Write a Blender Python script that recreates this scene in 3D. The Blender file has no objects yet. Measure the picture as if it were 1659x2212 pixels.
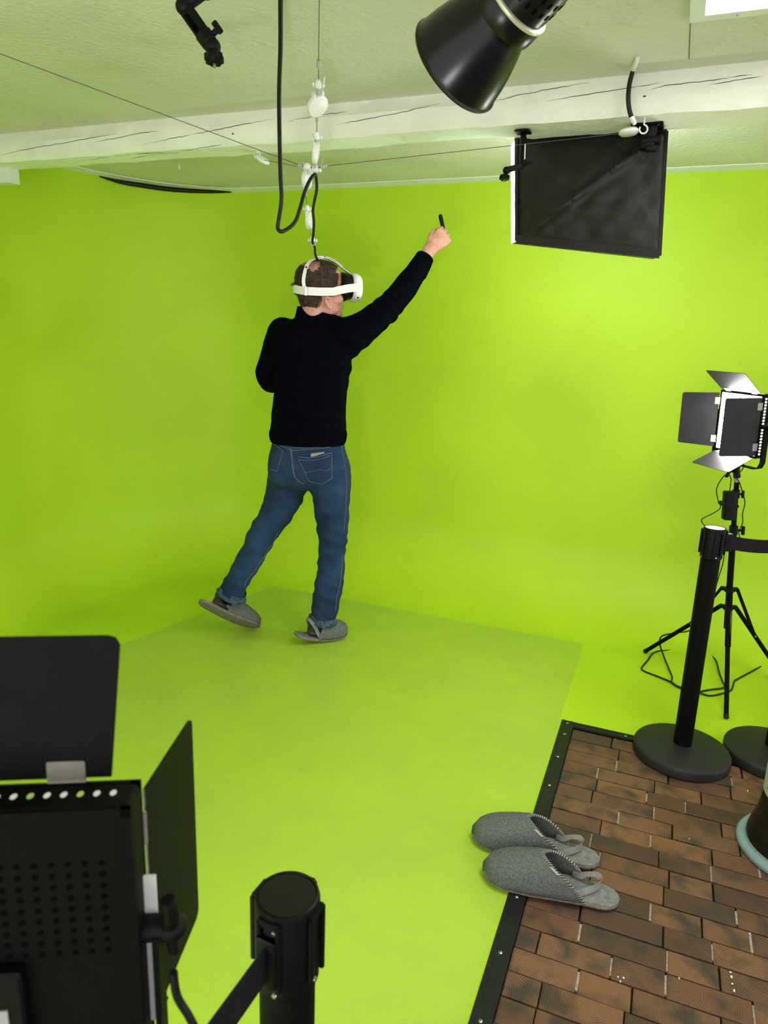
import bpy, bmesh, math, random
from mathutils import Vector, Matrix, noise
from mathutils.bvhtree import BVHTree
random.seed(11)
V = Vector
R = math.radians
SC = bpy.context.scene
COL = SC.collection

# ------------------------------------------------------------------ camera
# world = room axes: x along the back wall, y towards the back wall, z up
CAM_H, PITCH, ROLL, YAW, FPX = 1.5, R(14.0), R(2.0), R(21.5), 1530.0
ZC = 2.32                                   # ceiling height
_rz = Matrix.Rotation(YAW, 3, 'Z')
_F = _rz @ V((0, math.cos(PITCH), -math.sin(PITCH)))
_U0 = _rz @ V((0, math.sin(PITCH), math.cos(PITCH)))
_R0 = _rz @ V((1, 0, 0))
_R = _R0 * math.cos(ROLL) + _U0 * math.sin(ROLL)
_U = -_R0 * math.sin(ROLL) + _U0 * math.cos(ROLL)
CAMP = V((0, 0, CAM_H))
FH = _rz @ V((0, 1, 0))                     # horizontal forward of the viewer
RH = _rz @ V((1, 0, 0))                     # horizontal right of the viewer
cam_d = bpy.data.cameras.new('camera')
cam = bpy.data.objects.new('camera', cam_d); COL.objects.link(cam)
m = Matrix((_R, _U, -_F)).transposed().to_4x4(); m.translation = CAMP
cam.matrix_world = m
cam_d.sensor_fit = 'VERTICAL'; cam_d.sensor_height = 36.0; cam_d.sensor_width = 27.0
cam_d.lens = FPX / 2212.0 * 36.0
cam_d.clip_start = 0.02
cam_d.dof.use_dof = True; cam_d.dof.focus_distance = 3.2; cam_d.dof.aperture_fstop = 9.0
SC.camera = cam

def ray(u, v): return _F + _R * ((u - 829.5) / FPX) - _U * ((v - 1106.0) / FPX)
def D(u, v, d): return CAMP + ray(u, v) * d
def FZ(u, v, z=0.0):
    r = ray(u, v); return CAMP + r * ((z - CAM_H) / r.z)
def TT(u, v, t):
    r = ray(u, v); return CAMP + r * (t / r.y)
def YY(u, v, Y):
    r = ray(u, v); return CAMP + r * (Y / r.dot(FH))
def dep(p): return (p - CAMP).dot(_F)
def mpp(p): return dep(p) / FPX             # metres per photo pixel at p

# ------------------------------------------------------------------ world, exposure
w = bpy.data.worlds.new('world'); SC.world = w; w.use_nodes = True
w.node_tree.nodes['Background'].inputs[0].default_value = (1.0, 0.98, 0.95, 1)
w.node_tree.nodes['Background'].inputs[1].default_value = 1.05  # even ambient fill added for the unseen room behind the viewer
SC.view_settings.view_transform = 'Standard'; SC.view_settings.look = 'None'
SC.view_settings.gamma = 1.0; SC.view_settings.use_curve_mapping = False
SC.view_settings.exposure = 0.60
E_SOFTBOX, E_PANEL, E_WINDOW, E_BULB = 6.5, 42.0, 13.0, 70.0

# ------------------------------------------------------------------ materials
def mat(name, col, rough=0.5, metal=0.0, var=0.0, vscale=8.0, bump=0.0, bscale=60.0, emit=0.0, spec=0.5, col2=None, detail=4.0, sheen=0.0, ramp=(0.35, 0.65)):
    M = bpy.data.materials.new(name); M.use_nodes = True
    nt = M.node_tree; b = nt.nodes['Principled BSDF']
    b.inputs['Base Color'].default_value = (*col, 1); b.inputs['Roughness'].default_value = rough
    b.inputs['Metallic'].default_value = metal; b.inputs['Specular IOR Level'].default_value = spec
    if sheen: b.inputs['Sheen Weight'].default_value = sheen
    if emit:
        b.inputs['Emission Color'].default_value = (*col, 1); b.inputs['Emission Strength'].default_value = emit
    tc = nt.nodes.new('ShaderNodeTexCoord')
    if var or col2:
        n = nt.nodes.new('ShaderNodeTexNoise'); n.inputs['Scale'].default_value = vscale; n.inputs['Detail'].default_value = detail
        nt.links.new(tc.outputs['Object'], n.inputs['Vector'])
        r = nt.nodes.new('ShaderNodeValToRGB')
        c2 = col2 if col2 else tuple(min(1, c * (1 + var)) for c in col)
        c1 = col if col2 else tuple(c * (1 - var) for c in col)
        r.color_ramp.elements[0].position = ramp[0]; r.color_ramp.elements[1].position = ramp[1]
        r.color_ramp.elements[0].color = (*c1, 1); r.color_ramp.elements[1].color = (*c2, 1)
        nt.links.new(n.outputs['Fac'], r.inputs['Fac']); nt.links.new(r.outputs['Color'], b.inputs['Base Color'])
    if bump:
        n2 = nt.nodes.new('ShaderNodeTexNoise'); n2.inputs['Scale'].default_value = bscale; n2.inputs['Detail'].default_value = 5
        nt.links.new(tc.outputs['Object'], n2.inputs['Vector'])
        bp = nt.nodes.new('ShaderNodeBump'); bp.inputs['Strength'].default_value = bump; bp.inputs['Distance'].default_value = 0.01
        nt.links.new(n2.outputs['Fac'], bp.inputs['Height']); nt.links.new(bp.outputs['Normal'], b.inputs['Normal'])
    return M

GREEN = (0.440, 0.665, 0.020)
M = {}
def green_paint():
    m_ = bpy.data.materials.new('green_studio_paint'); m_.use_nodes = True; nt = m_.node_tree; b = nt.nodes['Principled BSDF']
    b.inputs['Roughness'].default_value = 0.5; b.inputs['Specular IOR Level'].default_value = 0.3
    ge = nt.nodes.new('ShaderNodeNewGeometry')
    n = nt.nodes.new('ShaderNodeTexNoise'); n.inputs['Scale'].default_value = 1.9; n.inputs['Detail'].default_value = 4; nt.links.new(ge.outputs['Position'], n.inputs['Vector'])
    r = nt.nodes.new('ShaderNodeValToRGB'); r.color_ramp.elements[0].position = 0.35; r.color_ramp.elements[1].position = 0.65
    r.color_ramp.elements[0].color = (*[c * 0.96 for c in GREEN], 1); r.color_ramp.elements[1].color = (*[c * 1.04 for c in GREEN], 1); nt.links.new(n.outputs['Fac'], r.inputs['Fac'])
    # scuff marks where people walk (level surfaces only)
    mp = nt.nodes.new('ShaderNodeMapping'); mp.inputs['Scale'].default_value = (20, 5, 1); mp.inputs['Rotation'].default_value = (0, 0, 0.6); nt.links.new(ge.outputs['Position'], mp.inputs['Vector'])
    n2 = nt.nodes.new('ShaderNodeTexNoise'); n2.inputs['Scale'].default_value = 1.3; n2.inputs['Detail'].default_value = 8; n2.inputs['Roughness'].default_value = 0.68; nt.links.new(mp.outputs['Vector'], n2.inputs['Vector'])
    r2 = nt.nodes.new('ShaderNodeMapRange'); r2.inputs['From Min'].default_value = 0.66; r2.inputs['From Max'].default_value = 0.82; r2.inputs['To Max'].default_value = 0.45; nt.links.new(n2.outputs['Fac'], r2.inputs['Value'])
    sx = nt.nodes.new('ShaderNodeSeparateXYZ'); nt.links.new(ge.outputs['Normal'], sx.inputs[0])
    st = nt.nodes.new('ShaderNodeMapRange'); st.inputs['From Min'].default_value = 0.9; st.inputs['From Max'].default_value = 0.995; nt.links.new(sx.outputs['Z'], st.inputs['Value'])
    mu = nt.nodes.new('ShaderNodeMath'); mu.operation = 'MULTIPLY'; nt.links.new(r2.outputs['Result'], mu.inputs[0]); nt.links.new(st.outputs['Result'], mu.inputs[1])
    mx = nt.nodes.new('ShaderNodeMix'); mx.data_type = 'RGBA'; nt.links.new(mu.outputs[0], mx.inputs['Factor']); nt.links.new(r.outputs['Color'], mx.inputs['A']); mx.inputs['B'].default_value = (0.16, 0.26, 0.03, 1)
    nt.links.new(mx.outputs['Result'], b.inputs['Base Color'])
    n3 = nt.nodes.new('ShaderNodeTexNoise'); n3.inputs['Scale'].default_value = 90; n3.inputs['Detail'].default_value = 4; nt.links.new(ge.outputs['Position'], n3.inputs['Vector'])
    bp = nt.nodes.new('ShaderNodeBump'); bp.inputs['Strength'].default_value = 0.10; bp.inputs['Distance'].default_value = 0.008; nt.links.new(n3.outputs['Fac'], bp.inputs['Height']); nt.links.new(bp.outputs['Normal'], b.inputs['Normal'])
    return m_
M['green'] = M['green_floor'] = green_paint()
def clear_mat():
    m_ = bpy.data.materials.new('clear_vinyl'); m_.use_nodes = True; nt = m_.node_tree; nt.nodes.clear()
    o = nt.nodes.new('ShaderNodeOutputMaterial')
    tr = nt.nodes.new('ShaderNodeBsdfTransparent'); tr.inputs[0].default_value = (0.99, 0.99, 0.985, 1)
    df = nt.nodes.new('ShaderNodeBsdfDiffuse'); df.inputs[0].default_value = (0.50, 0.55, 0.28, 1)
    gl = nt.nodes.new('ShaderNodeBsdfGlossy'); gl.inputs['Roughness'].default_value = 0.38
    tc = nt.nodes.new('ShaderNodeTexCoord')
    n = nt.nodes.new('ShaderNodeTexNoise'); n.inputs['Scale'].default_value = 2.2; n.inputs['Detail'].default_value = 9; n.inputs['Roughness'].default_value = 0.6
    nt.links.new(tc.outputs['Object'], n.inputs['Vector'])
    r = nt.nodes.new('ShaderNodeMapRange'); r.inputs['From Min'].default_value = 0.35; r.inputs['From Max'].default_value = 0.7
    r.inputs['To Min'].default_value = 0.03; r.inputs['To Max'].default_value = 0.09
    nt.links.new(n.outputs['Fac'], r.inputs['Value'])
    a = nt.nodes.new('ShaderNodeMixShader'); nt.links.new(r.outputs['Result'], a.inputs[0]); nt.links.new(tr.outputs[0], a.inputs[1]); nt.links.new(df.outputs[0], a.inputs[2])
    lw = nt.nodes.new('ShaderNodeLayerWeight'); lw.inputs['Blend'].default_value = 0.3
    mu = nt.nodes.new('ShaderNodeMath'); mu.operation = 'MULTIPLY'; mu.inputs[1].default_value = 0.13; nt.links.new(lw.outputs['Facing'], mu.inputs[0])
    b = nt.nodes.new('ShaderNodeMixShader'); nt.links.new(mu.outputs[0], b.inputs[0]); nt.links.new(a.outputs[0], b.inputs[1]); nt.links.new(gl.outputs[0], b.inputs[2])
    nt.links.new(b.outputs[0], o.inputs[0]); return m_
M['clear'] = clear_mat()
M['ceiling'] = mat('ceiling_plaster', (0.66, 0.65, 0.54), 0.8, var=0.04, vscale=3, bump=0.5, bscale=55, spec=0.2)
M['beam'] = mat('painted_oak_beam', (0.90, 0.89, 0.85), 0.7, var=0.05, vscale=6, bump=0.8, bscale=16, spec=0.25)
M['crack'] = mat('beam_crack', (0.06, 0.05, 0.04), 0.9)
M['white'] = mat('white_plastic', (0.82, 0.82, 0.83), 0.35, var=0.02, vscale=20)
M['offwhite'] = mat('painted_white_trim', (0.78, 0.79, 0.78), 0.6, bump=0.2, bscale=30, var=0.03)
M['black'] = mat('black_plastic', (0.003, 0.003, 0.0034), 0.48, spec=0.16, var=0.15, vscale=30)
M['black_gloss'] = mat('black_enamel', (0.004, 0.004, 0.0045), 0.28, spec=0.35, var=0.2, vscale=9, bump=0.03, bscale=15)
M['black_metal'] = mat('black_powder_coat', (0.0025, 0.0025, 0.0025), 0.6, spec=0.10, bump=0.1, bscale=300, var=0.1, vscale=25)
M['base_black'] = mat('stanchion_base_plastic', (0.016, 0.016, 0.016), 0.55, spec=0.32, bump=0.15, bscale=260, var=0.08, vscale=10)
M['rubber'] = mat('black_cable_rubber', (0.006, 0.006, 0.0065), 0.42, spec=0.3, var=0.1, vscale=40)
M['steel'] = mat('steel', (0.6, 0.6, 0.58), 0.3, metal=1.0, var=0.08, vscale=60)
M['hinge'] = mat('zinc_hinge', (0.26, 0.25, 0.20), 0.45, metal=0.4, var=0.1, vscale=60)
M['wire'] = mat('wire_rope', (0.10, 0.10, 0.09), 0.45, metal=0.6, var=0.1, vscale=200)
M['brass'] = mat('pale_band', (0.55, 0.55, 0.40), 0.35, metal=0.3, var=0.1, vscale=40)
M['grey_plastic'] = mat('grey_plastic', (0.42, 0.42, 0.43), 0.4, var=0.04, vscale=50)
def fabric_black():
    return mat('black_softbox_nylon', (0.008, 0.0075, 0.008), 0.45, bump=0.2, bscale=35, var=0.25, vscale=12, spec=0.35)
M['nylon'] = fabric_black()
M['belt'] = mat('black_belt_webbing', (0.006, 0.0065, 0.008), 0.75, spec=0.2, bump=0.3, bscale=400, var=0.1, vscale=60)
M['sweater'] = mat('navy_wool', (0.0016, 0.0021, 0.0052), 0.95, bump=0.55, bscale=190, var=0.3, vscale=140, spec=0.04)
M['rib'] = mat('navy_wool_rib', (0.0018, 0.0023, 0.0056), 0.95, bump=0.3, bscale=260, var=0.25, vscale=120, spec=0.04)
def denim():
    m_ = mat('blue_denim', (0.008, 0.021, 0.062), 0.85, bump=0.35, bscale=420, col2=(0.024, 0.056, 0.135), vscale=7, spec=0.2, detail=7, ramp=(0.3, 0.75))
    return m_
M['denim'] = denim()
M['denim_hem'] = mat('faded_denim', (0.020, 0.042, 0.085), 0.85, bump=0.5, bscale=300, col2=(0.085, 0.135, 0.19), vscale=90, spec=0.2)
M['thread'] = mat('pale_thread', (0.17, 0.19, 0.18), 0.8, var=0.3, vscale=150)
M['skin'] = mat('skin', (0.58, 0.265, 0.20), 0.5, col2=(0.68, 0.36, 0.285), vscale=28, bump=0.08, bscale=160, spec=0.4)
def hairm():
    m_ = mat('short_brown_hair', (0.026, 0.016, 0.010), 0.65, col2=(0.085, 0.052, 0.033), vscale=70, bump=0.9, bscale=190, spec=0.3, detail=6)
    return m_
M['hair'] = hairm()
M['felt'] = mat('grey_felt', (0.085, 0.094, 0.090), 0.95, col2=(0.185, 0.20, 0.195), vscale=210, bump=0.5, bscale=260, spec=0.1, detail=8, ramp=(0.3, 0.72))
M['insole'] = mat('grey_felt_insole', (0.15, 0.155, 0.148), 0.95, col2=(0.28, 0.285, 0.27), vscale=80, bump=0.4, bscale=260, spec=0.1, detail=8, ramp=(0.3, 0.72))
M['sole'] = mat('brown_grey_sole', (0.15, 0.130, 0.115), 0.85, col2=(0.23, 0.205, 0.18), vscale=60, bump=0.2, bscale=150, spec=0.2)
M['elastic'] = mat('grey_elastic', (0.21, 0.20, 0.19), 0.8, var=0.1, vscale=120, bump=0.2, bscale=500)
M['stitch_light'] = mat('stitch_light', (0.42, 0.41, 0.39), 0.8, var=0.1, vscale=80)
M['stitch_dark'] = mat('stitch_dark', (0.03, 0.028, 0.03), 0.8, var=0.1, vscale=80)
M['shoe'] = mat('dark_sneaker', (0.016, 0.0145, 0.013), 0.7, col2=(0.045, 0.040, 0.036), vscale=45, bump=0.4, bscale=180)
M['shoe_grey'] = mat('grey_sneaker_panel', (0.062, 0.057, 0.052), 0.7, var=0.15, vscale=60)
M['phone'] = mat('phone_case', (0.13, 0.125, 0.11), 0.35, metal=0.3, var=0.05, vscale=60)
M['trim_black'] = mat('black_floor_edging', (0.008, 0.0095, 0.0095), 0.45, spec=0.25, var=0.25, vscale=25, bump=0.08, bscale=80)
M['grout'] = mat('dark_joint_sand', (0.030, 0.020, 0.013), 0.95, var=0.4, vscale=60, bump=0.5, bscale=200)
M['mortar'] = mat('pale_joint_filler', (0.36, 0.29, 0.24), 0.9, var=0.25, vscale=80, bump=0.4, bscale=300)
M['bin'] = mat('black_glossy_bin', (0.010, 0.009, 0.007), 0.25, spec=0.35, var=0.3, vscale=7)
M['bin_ring'] = mat('pale_blue_grey_ring', (0.22, 0.31, 0.33), 0.45, var=0.06, vscale=20)
M['paper'] = mat('pale_green_label', (0.46, 0.58, 0.45), 0.7, col2=(0.30, 0.42, 0.30), vscale=90, ramp=(0.45, 0.7))
M['door_grey'] = mat('barn_door_paint', (0.003, 0.0029, 0.003), 0.5, var=0.2, vscale=25, bump=0.05, bscale=200, spec=0.13)  # door paint darkened to carry the shade on the near panel
M['door_lit'] = mat('lit_barn_door_paint', (0.010, 0.009, 0.0105), 0.5, var=0.25, vscale=18, bump=0.05, bscale=200, spec=0.32)  # same black paint lightened to imitate the panel's glow on its doors
M['ink'] = mat('black_ink', (0.0013, 0.0013, 0.0013), 0.9, var=0.05, spec=0.06)
def emis(name, col, s):
    m_ = bpy.data.materials.new(name); m_.use_nodes = True; nt = m_.node_tree
    b = nt.nodes['Principled BSDF']; b.inputs['Base Color'].default_value = (0.9, 0.9, 0.9, 1); b.inputs['Roughness'].default_value = 0.6
    b.inputs['Emission Color'].default_value = (*col, 1); b.inputs['Emission Strength'].default_value = s
    return m_
M['em_soft'] = emis('lit_softbox_diffuser', (0.93, 0.98, 1.0), E_SOFTBOX)
M['em_panel'] = emis('lit_led_diffuser', (1.0, 0.955, 0.97), E_PANEL)
M['em_window'] = emis('daylight_pane', (0.96, 0.98, 1.0), E_WINDOW)
M['em_bulb'] = emis('lit_lamp', (1.0, 0.93, 0.84), E_BULB)

def wood_mat():
    m_ = bpy.data.materials.new('end_grain_wood_block'); m_.use_nodes = True; nt = m_.node_tree; b = nt.nodes['Principled BSDF']
    b.inputs['Roughness'].default_value = 0.62; b.inputs['Specular IOR Level'].default_value = 0.35
    tc = nt.nodes.new('ShaderNodeTexCoord'); oi = nt.nodes.new('ShaderNodeObjectInfo'); ge = nt.nodes.new('ShaderNodeNewGeometry')
    # offset by object random so that no two blocks share a ring pattern
    cx = nt.nodes.new('ShaderNodeCombineXYZ'); wn = nt.nodes.new('ShaderNodeTexWhiteNoise'); wn.noise_dimensions = '1D'
    nt.links.new(oi.outputs['Random'], wn.inputs['W'])
    sub = nt.nodes.new('ShaderNodeVectorMath'); sub.operation = 'SUBTRACT'; sub.inputs[1].default_value = (0.5, 0.5, 0.5)
    nt.links.new(wn.outputs['Color'], sub.inputs[0])
    ms = nt.nodes.new('ShaderNodeVectorMath'); ms.operation = 'MULTIPLY'; ms.inputs[1].default_value = (0.30, 0.22, 6.0); nt.links.new(sub.outputs[0], ms.inputs[0])
    sb = nt.nodes.new('ShaderNodeVectorMath'); sb.operation = 'SUBTRACT'
    nt.links.new(ge.outputs['Position'], sb.inputs[0]); nt.links.new(oi.outputs['Location'], sb.inputs[1])
    ad = nt.nodes.new('ShaderNodeVectorMath'); nt.links.new(sb.outputs[0], ad.inputs[0]); nt.links.new(ms.outputs[0], ad.inputs[1])
    wv = nt.nodes.new('ShaderNodeTexWave'); wv.wave_type = 'RINGS'; wv.rings_direction = 'Z'; wv.inputs['Scale'].default_value = 55; wv.inputs['Distortion'].default_value = 2.2
    wv.inputs['Detail'].default_value = 3; wv.inputs['Detail Scale'].default_value = 1.2
    nt.links.new(ad.outputs[0], wv.inputs['Vector'])
    base = nt.nodes.new('ShaderNodeValToRGB'); e = base.color_ramp.elements
    e[0].position = 0.0; e[0].color = (0.095, 0.044, 0.023, 1); e[1].position = 1.0; e[1].color = (0.218, 0.100, 0.045, 1)
    for p, c in ((0.12, (0.075, 0.041, 0.026, 1)), (0.3, (0.159, 0.072, 0.036, 1)), (0.55, (0.132, 0.064, 0.035, 1)), (0.75, (0.185, 0.091, 0.045, 1))):
        x = e.new(p); x.color = c
    nt.links.new(oi.outputs['Random'], base.inputs['Fac'])
    rr = nt.nodes.new('ShaderNodeMapRange'); rr.inputs['To Min'].default_value = 0.84; rr.inputs['To Max'].default_value = 1.06
    nt.links.new(wv.outputs['Fac'], rr.inputs['Value'])
    m1 = nt.nodes.new('ShaderNodeMix'); m1.data_type = 'RGBA'; m1.blend_type = 'MULTIPLY'; m1.inputs['Factor'].default_value = 1
    nt.links.new(base.outputs['Color'], m1.inputs['A']); nt.links.new(rr.outputs['Result'], m1.inputs['B'])
    n = nt.nodes.new('ShaderNodeTexNoise'); n.inputs['Scale'].default_value = 14; n.inputs['Detail'].default_value = 6
    nt.links.new(ad.outputs[0], n.inputs['Vector'])
    r = nt.nodes.new('ShaderNodeValToRGB'); r.color_ramp.elements[0].position = 0.46; r.color_ramp.elements[1].position = 0.66
    r.color_ramp.elements[0].color = (0, 0, 0, 1); r.color_ramp.elements[1].color = (0.85, 0.85, 0.85, 1); nt.links.new(n.outputs['Fac'], r.inputs['Fac'])
    m2 = nt.nodes.new('ShaderNodeMix'); m2.data_type = 'RGBA'; nt.links.new(r.outputs['Color'], m2.inputs['Factor'])
    nt.links.new(m1.outputs['Result'], m2.inputs['A']); m2.inputs['B'].default_value = (0.038, 0.030, 0.021, 1)
    nt.links.new(m2.outputs['Result'], b.inputs['Base Color'])
    bp = nt.nodes.new('ShaderNodeBump'); bp.inputs['Strength'].default_value = 0.25; bp.inputs['Distance'].default_value = 0.003
    nt.links.new(wv.outputs['Fac'], bp.inputs['Height']); nt.links.new(bp.outputs['Normal'], b.inputs['Normal'])
    return m_
M['wood'] = wood_mat()

# ------------------------------------------------------------------ mesh helpers
OFF = {}
def basis(ax):
    ax = ax.normalized(); h = V((0, 0, 1)) if abs(ax.z) < 0.9 else V((1, 0, 0))
    x = ax.cross(h).normalized(); return x, ax.cross(x).normalized(), ax
def catmull(P, n):
    out = []
    for i in range(len(P) - 1):
        p0 = P[max(i - 1, 0)]; p1 = P[i]; p2 = P[i + 1]; p3 = P[min(i + 2, len(P) - 1)]
        for k in range(n):
            t = k / n
            out.append(0.5 * ((2 * p1) + (p2 - p0) * t + (2 * p0 - 5 * p1 + 4 * p2 - p3) * t * t + (3 * p1 - p0 - 3 * p2 + p3) * t ** 3))
    out.append(P[-1].copy()); return out
class MB:
    def __init__(s): s.v = []; s.f = []
    def add(s, vs, fs):
        o = len(s.v); s.v += [V(x) for x in vs]; s.f += [tuple(i + o for i in f) for f in fs]; return s
    def box(s, c, size, X=V((1, 0, 0)), Y=V((0, 1, 0)), Z=V((0, 0, 1)), bev=0.0):
        c = V(c); hx, hy, hz = [a / 2 for a in size]
        if bev <= 0:
            vs = [c + X * (hx * a) + Y * (hy * b) + Z * (hz * d) for a in (-1, 1) for b in (-1, 1) for d in (-1, 1)]
            return s.add(vs, [(0, 1, 3, 2), (4, 6, 7, 5), (0, 4, 5, 1), (2, 3, 7, 6), (0, 2, 6, 4), (1, 5, 7, 3)])
        # rounded in the X-Y outline, chamfered along Z
        b = min(bev, hx * 0.98, hy * 0.98); out = []
        for (sx, sy, a0) in ((1, 1, 0), (-1, 1, 90), (-1, -1, 180), (1, -1, 270)):
            for k in range(4):
                a = R(a0 + k * 30); out.append((sx * (hx - b) + b * math.cos(a), sy * (hy - b) + b * math.sin(a)))
        cz = min(b * 0.5, hz * 0.6); n = len(out); vs = []; fs = []
        for (z, sc) in ((-hz, 1), (-hz + cz, 0), (hz - cz, 0), (hz, 1)):
            for (x, y) in out:
                kx = (abs(x) - cz * sc) / abs(x) if abs(x) > 1e-6 else 1; ky = (abs(y) - cz * sc) / abs(y) if abs(y) > 1e-6 else 1
                vs.append(c + X * (x * kx) + Y * (y * ky) + Z * z)
        for l in range(3):
            for i in range(n): fs.append((l * n + i, l * n + (i + 1) % n, (l + 1) * n + (i + 1) % n, (l + 1) * n + i))
        fs += [tuple(range(n - 1, -1, -1)), tuple(range(3 * n, 4 * n))]
        return s.add(vs, fs)
    def lathe(s, prof, org, ax, seg=32, X=None):
        org = V(org); x, y, ax = basis(V(ax)); 
        if X is not None: x = X.normalized(); y = ax.cross(x)
        n = len(prof); vs = []; fs = []
        for (r, a) in prof:
            for k in range(seg):
                t = 2 * math.pi * k / seg; vs.append(org + ax * a + (x * math.cos(t) + y * math.sin(t)) * r)
        for i in range(n - 1):
            for k in range(seg):
                k2 = (k + 1) % seg; fs.append((i * seg + k, i * seg + k2, (i + 1) * seg + k2, (i + 1) * seg + k))
        fs.append(tuple(range(seg - 1, -1, -1))); fs.append(tuple((n - 1) * seg + k for k in range(seg)))
        return s.add(vs, fs)
    def cyl(s, p0, p1, r0, r1=None, seg=16, bev=0.0):
        p0 = V(p0); p1 = V(p1); r1 = r0 if r1 is None else r1; L = (p1 - p0).length
        if bev: pr = [(r0 - bev, 0), (r0, bev), (r1, L - bev), (r1 - bev, L)]
        else: pr = [(r0, 0), (r1, L)]
        return s.lathe(pr, p0, p1 - p0, seg)
    def ell(s, c, rx, ry=None, rz=None, X=V((1, 0, 0)), Y=V((0, 1, 0)), Z=V((0, 0, 1)), nu=20, nv=12):
        c = V(c); ry = rx if ry is None else ry; rz = rx if rz is None else rz
        vs = [c - Z * rz]; fs = []
        for j in range(1, nv):
            t = math.pi * j / nv - math.pi / 2
            for i in range(nu):
                a = 2 * math.pi * i / nu; vs.append(c + X * (rx * math.cos(t) * math.cos(a)) + Y * (ry * math.cos(t) * math.sin(a)) + Z * (rz * math.sin(t)))
        vs.append(c + Z * rz); last = len(vs) - 1
        for i in range(nu): fs.append((0, 1 + (i + 1) % nu, 1 + i)); fs.append((last, last - nu + i, last - nu + (i + 1) % nu))
        for j in range(nv - 2):
            for i in range(nu):
                a = 1 + j * nu + i; b = 1 + j * nu + (i + 1) % nu; fs.append((a, b, b + nu, a + nu))
        return s.add(vs, fs)
    def tube(s, P, r, seg=8, sm=0):
        P = [V(p) for p in P]
        if sm: P = catmull(P, sm)
        rr = r if isinstance(r, (list, tuple)) else None
        x, y, t = basis(P[1] - P[0]); vs = []; fs = []; n = len(P)
        for i, p in enumerate(P):
            tt = (P[min(i + 1, n - 1)] - P[max(i - 1, 0)]).normalized()
            x = (x - tt * x.dot(tt)).normalized(); y = tt.cross(x)
            if rr: q = i / (n - 1) * (len(rr) - 1); k0 = min(int(q), len(rr) - 2); ri = rr[k0] + (rr[k0 + 1] - rr[k0]) * (q - k0)
            else: ri = r
            for k in range(seg):
                a = 2 * math.pi * k / seg; vs.append(p + (x * math.cos(a) + y * math.sin(a)) * ri)
        for i in range(n - 1):
            for k in range(seg): fs.append((i * seg + k, i * seg + (k + 1) % seg, (i + 1) * seg + (k + 1) % seg, (i + 1) * seg + k))
        fs.append(tuple(range(seg - 1, -1, -1))); fs.append(tuple((n - 1) * seg + k for k in range(seg)))
        return s.add(vs, fs)
    def loft(s, rings, seg=28, cap=True, pw=2.0, ribs=0, amp=0.0):
        # ring = (centre, side vector * half width, depth vector * half depth)
        vs = []; fs = []; n = len(rings)
        for (c, a, b) in rings:
            for k in range(seg):
                t = 2 * math.pi * k / seg; ct, st = math.cos(t), math.sin(t)
                q = 1.0 if pw == 2 else (abs(ct) ** pw + abs(st) ** pw) ** (-1.0 / pw)
                if ribs: q *= 1 + amp * math.cos(ribs * t)
                vs.append(V(c) + a * (ct * q) + b * (st * q))
        for i in range(n - 1):
            for k in range(seg): fs.append((i * seg + k, i * seg + (k + 1) % seg, (i + 1) * seg + (k + 1) % seg, (i + 1) * seg + k))
        if cap: fs.append(tuple(range(seg - 1, -1, -1))); fs.append(tuple((n - 1) * seg + k for k in range(seg)))
        return s.add(vs, fs)
    def ribbon(s, P, side, w, th, sm=0):
        P = [V(p) for p in P]; S = [V(x) for x in side] if isinstance(side, list) else [V(side)] * len(P)
        if sm: P = catmull(P, sm); S = catmull(S, sm)
        vs = []; fs = []; n = len(P)
        for i, p in enumerate(P):
            tt = (P[min(i + 1, n - 1)] - P[max(i - 1, 0)]).normalized(); sd = (S[i] - tt * S[i].dot(tt)).normalized(); nn = tt.cross(sd)
            for (a, b) in ((-1, -1), (1, -1), (1, 1), (-1, 1)): vs.append(p + sd * (a * w / 2) + nn * (b * th / 2))
        for i in range(n - 1):
            for k in range(4): fs.append((i * 4 + k, i * 4 + (k + 1) % 4, i * 4 + 4 + (k + 1) % 4, i * 4 + 4 + k))
        fs += [(3, 2, 1, 0), tuple(4 * (n - 1) + k for k in range(4))]
        return s.add(vs, fs)
    def plate(s, corners, th, nrm=None):
        c = [V(x) for x in corners]; n = len(c); nn = nrm or (c[1] - c[0]).cross(c[2] - c[0]).normalized()
        vs = [p - nn * (th / 2) for p in c] + [p + nn * (th / 2) for p in c]
        fs = [tuple(range(n - 1, -1, -1)), tuple(range(n, 2 * n))] + [(i, (i + 1) % n, n + (i + 1) % n, n + i) for i in range(n)]
        return s.add(vs, fs)
    def grid(s, rows):
        nr, nc = len(rows), len(rows[0]); vs = [p for r_ in rows for p in r_]
        return s.add(vs, [(i * nc + j, i * nc + j + 1, (i + 1) * nc + j + 1, (i + 1) * nc + j) for i in range(nr - 1) for j in range(nc - 1)])
    def mesh(s, name):
        me = bpy.data.meshes.new(name); me.from_pydata([tuple(x) for x in s.v], [], s.f); me.update()
        bm = bmesh.new(); bm.from_mesh(me); bmesh.ops.recalc_face_normals(bm, faces=bm.faces); bm.to_mesh(me); bm.free()
        return me
    def build(s, name, mt, parent=None, sharp=35, org=None):
        me = s.mesh(name); return link(name, me, mt, parent, sharp, org)
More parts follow.
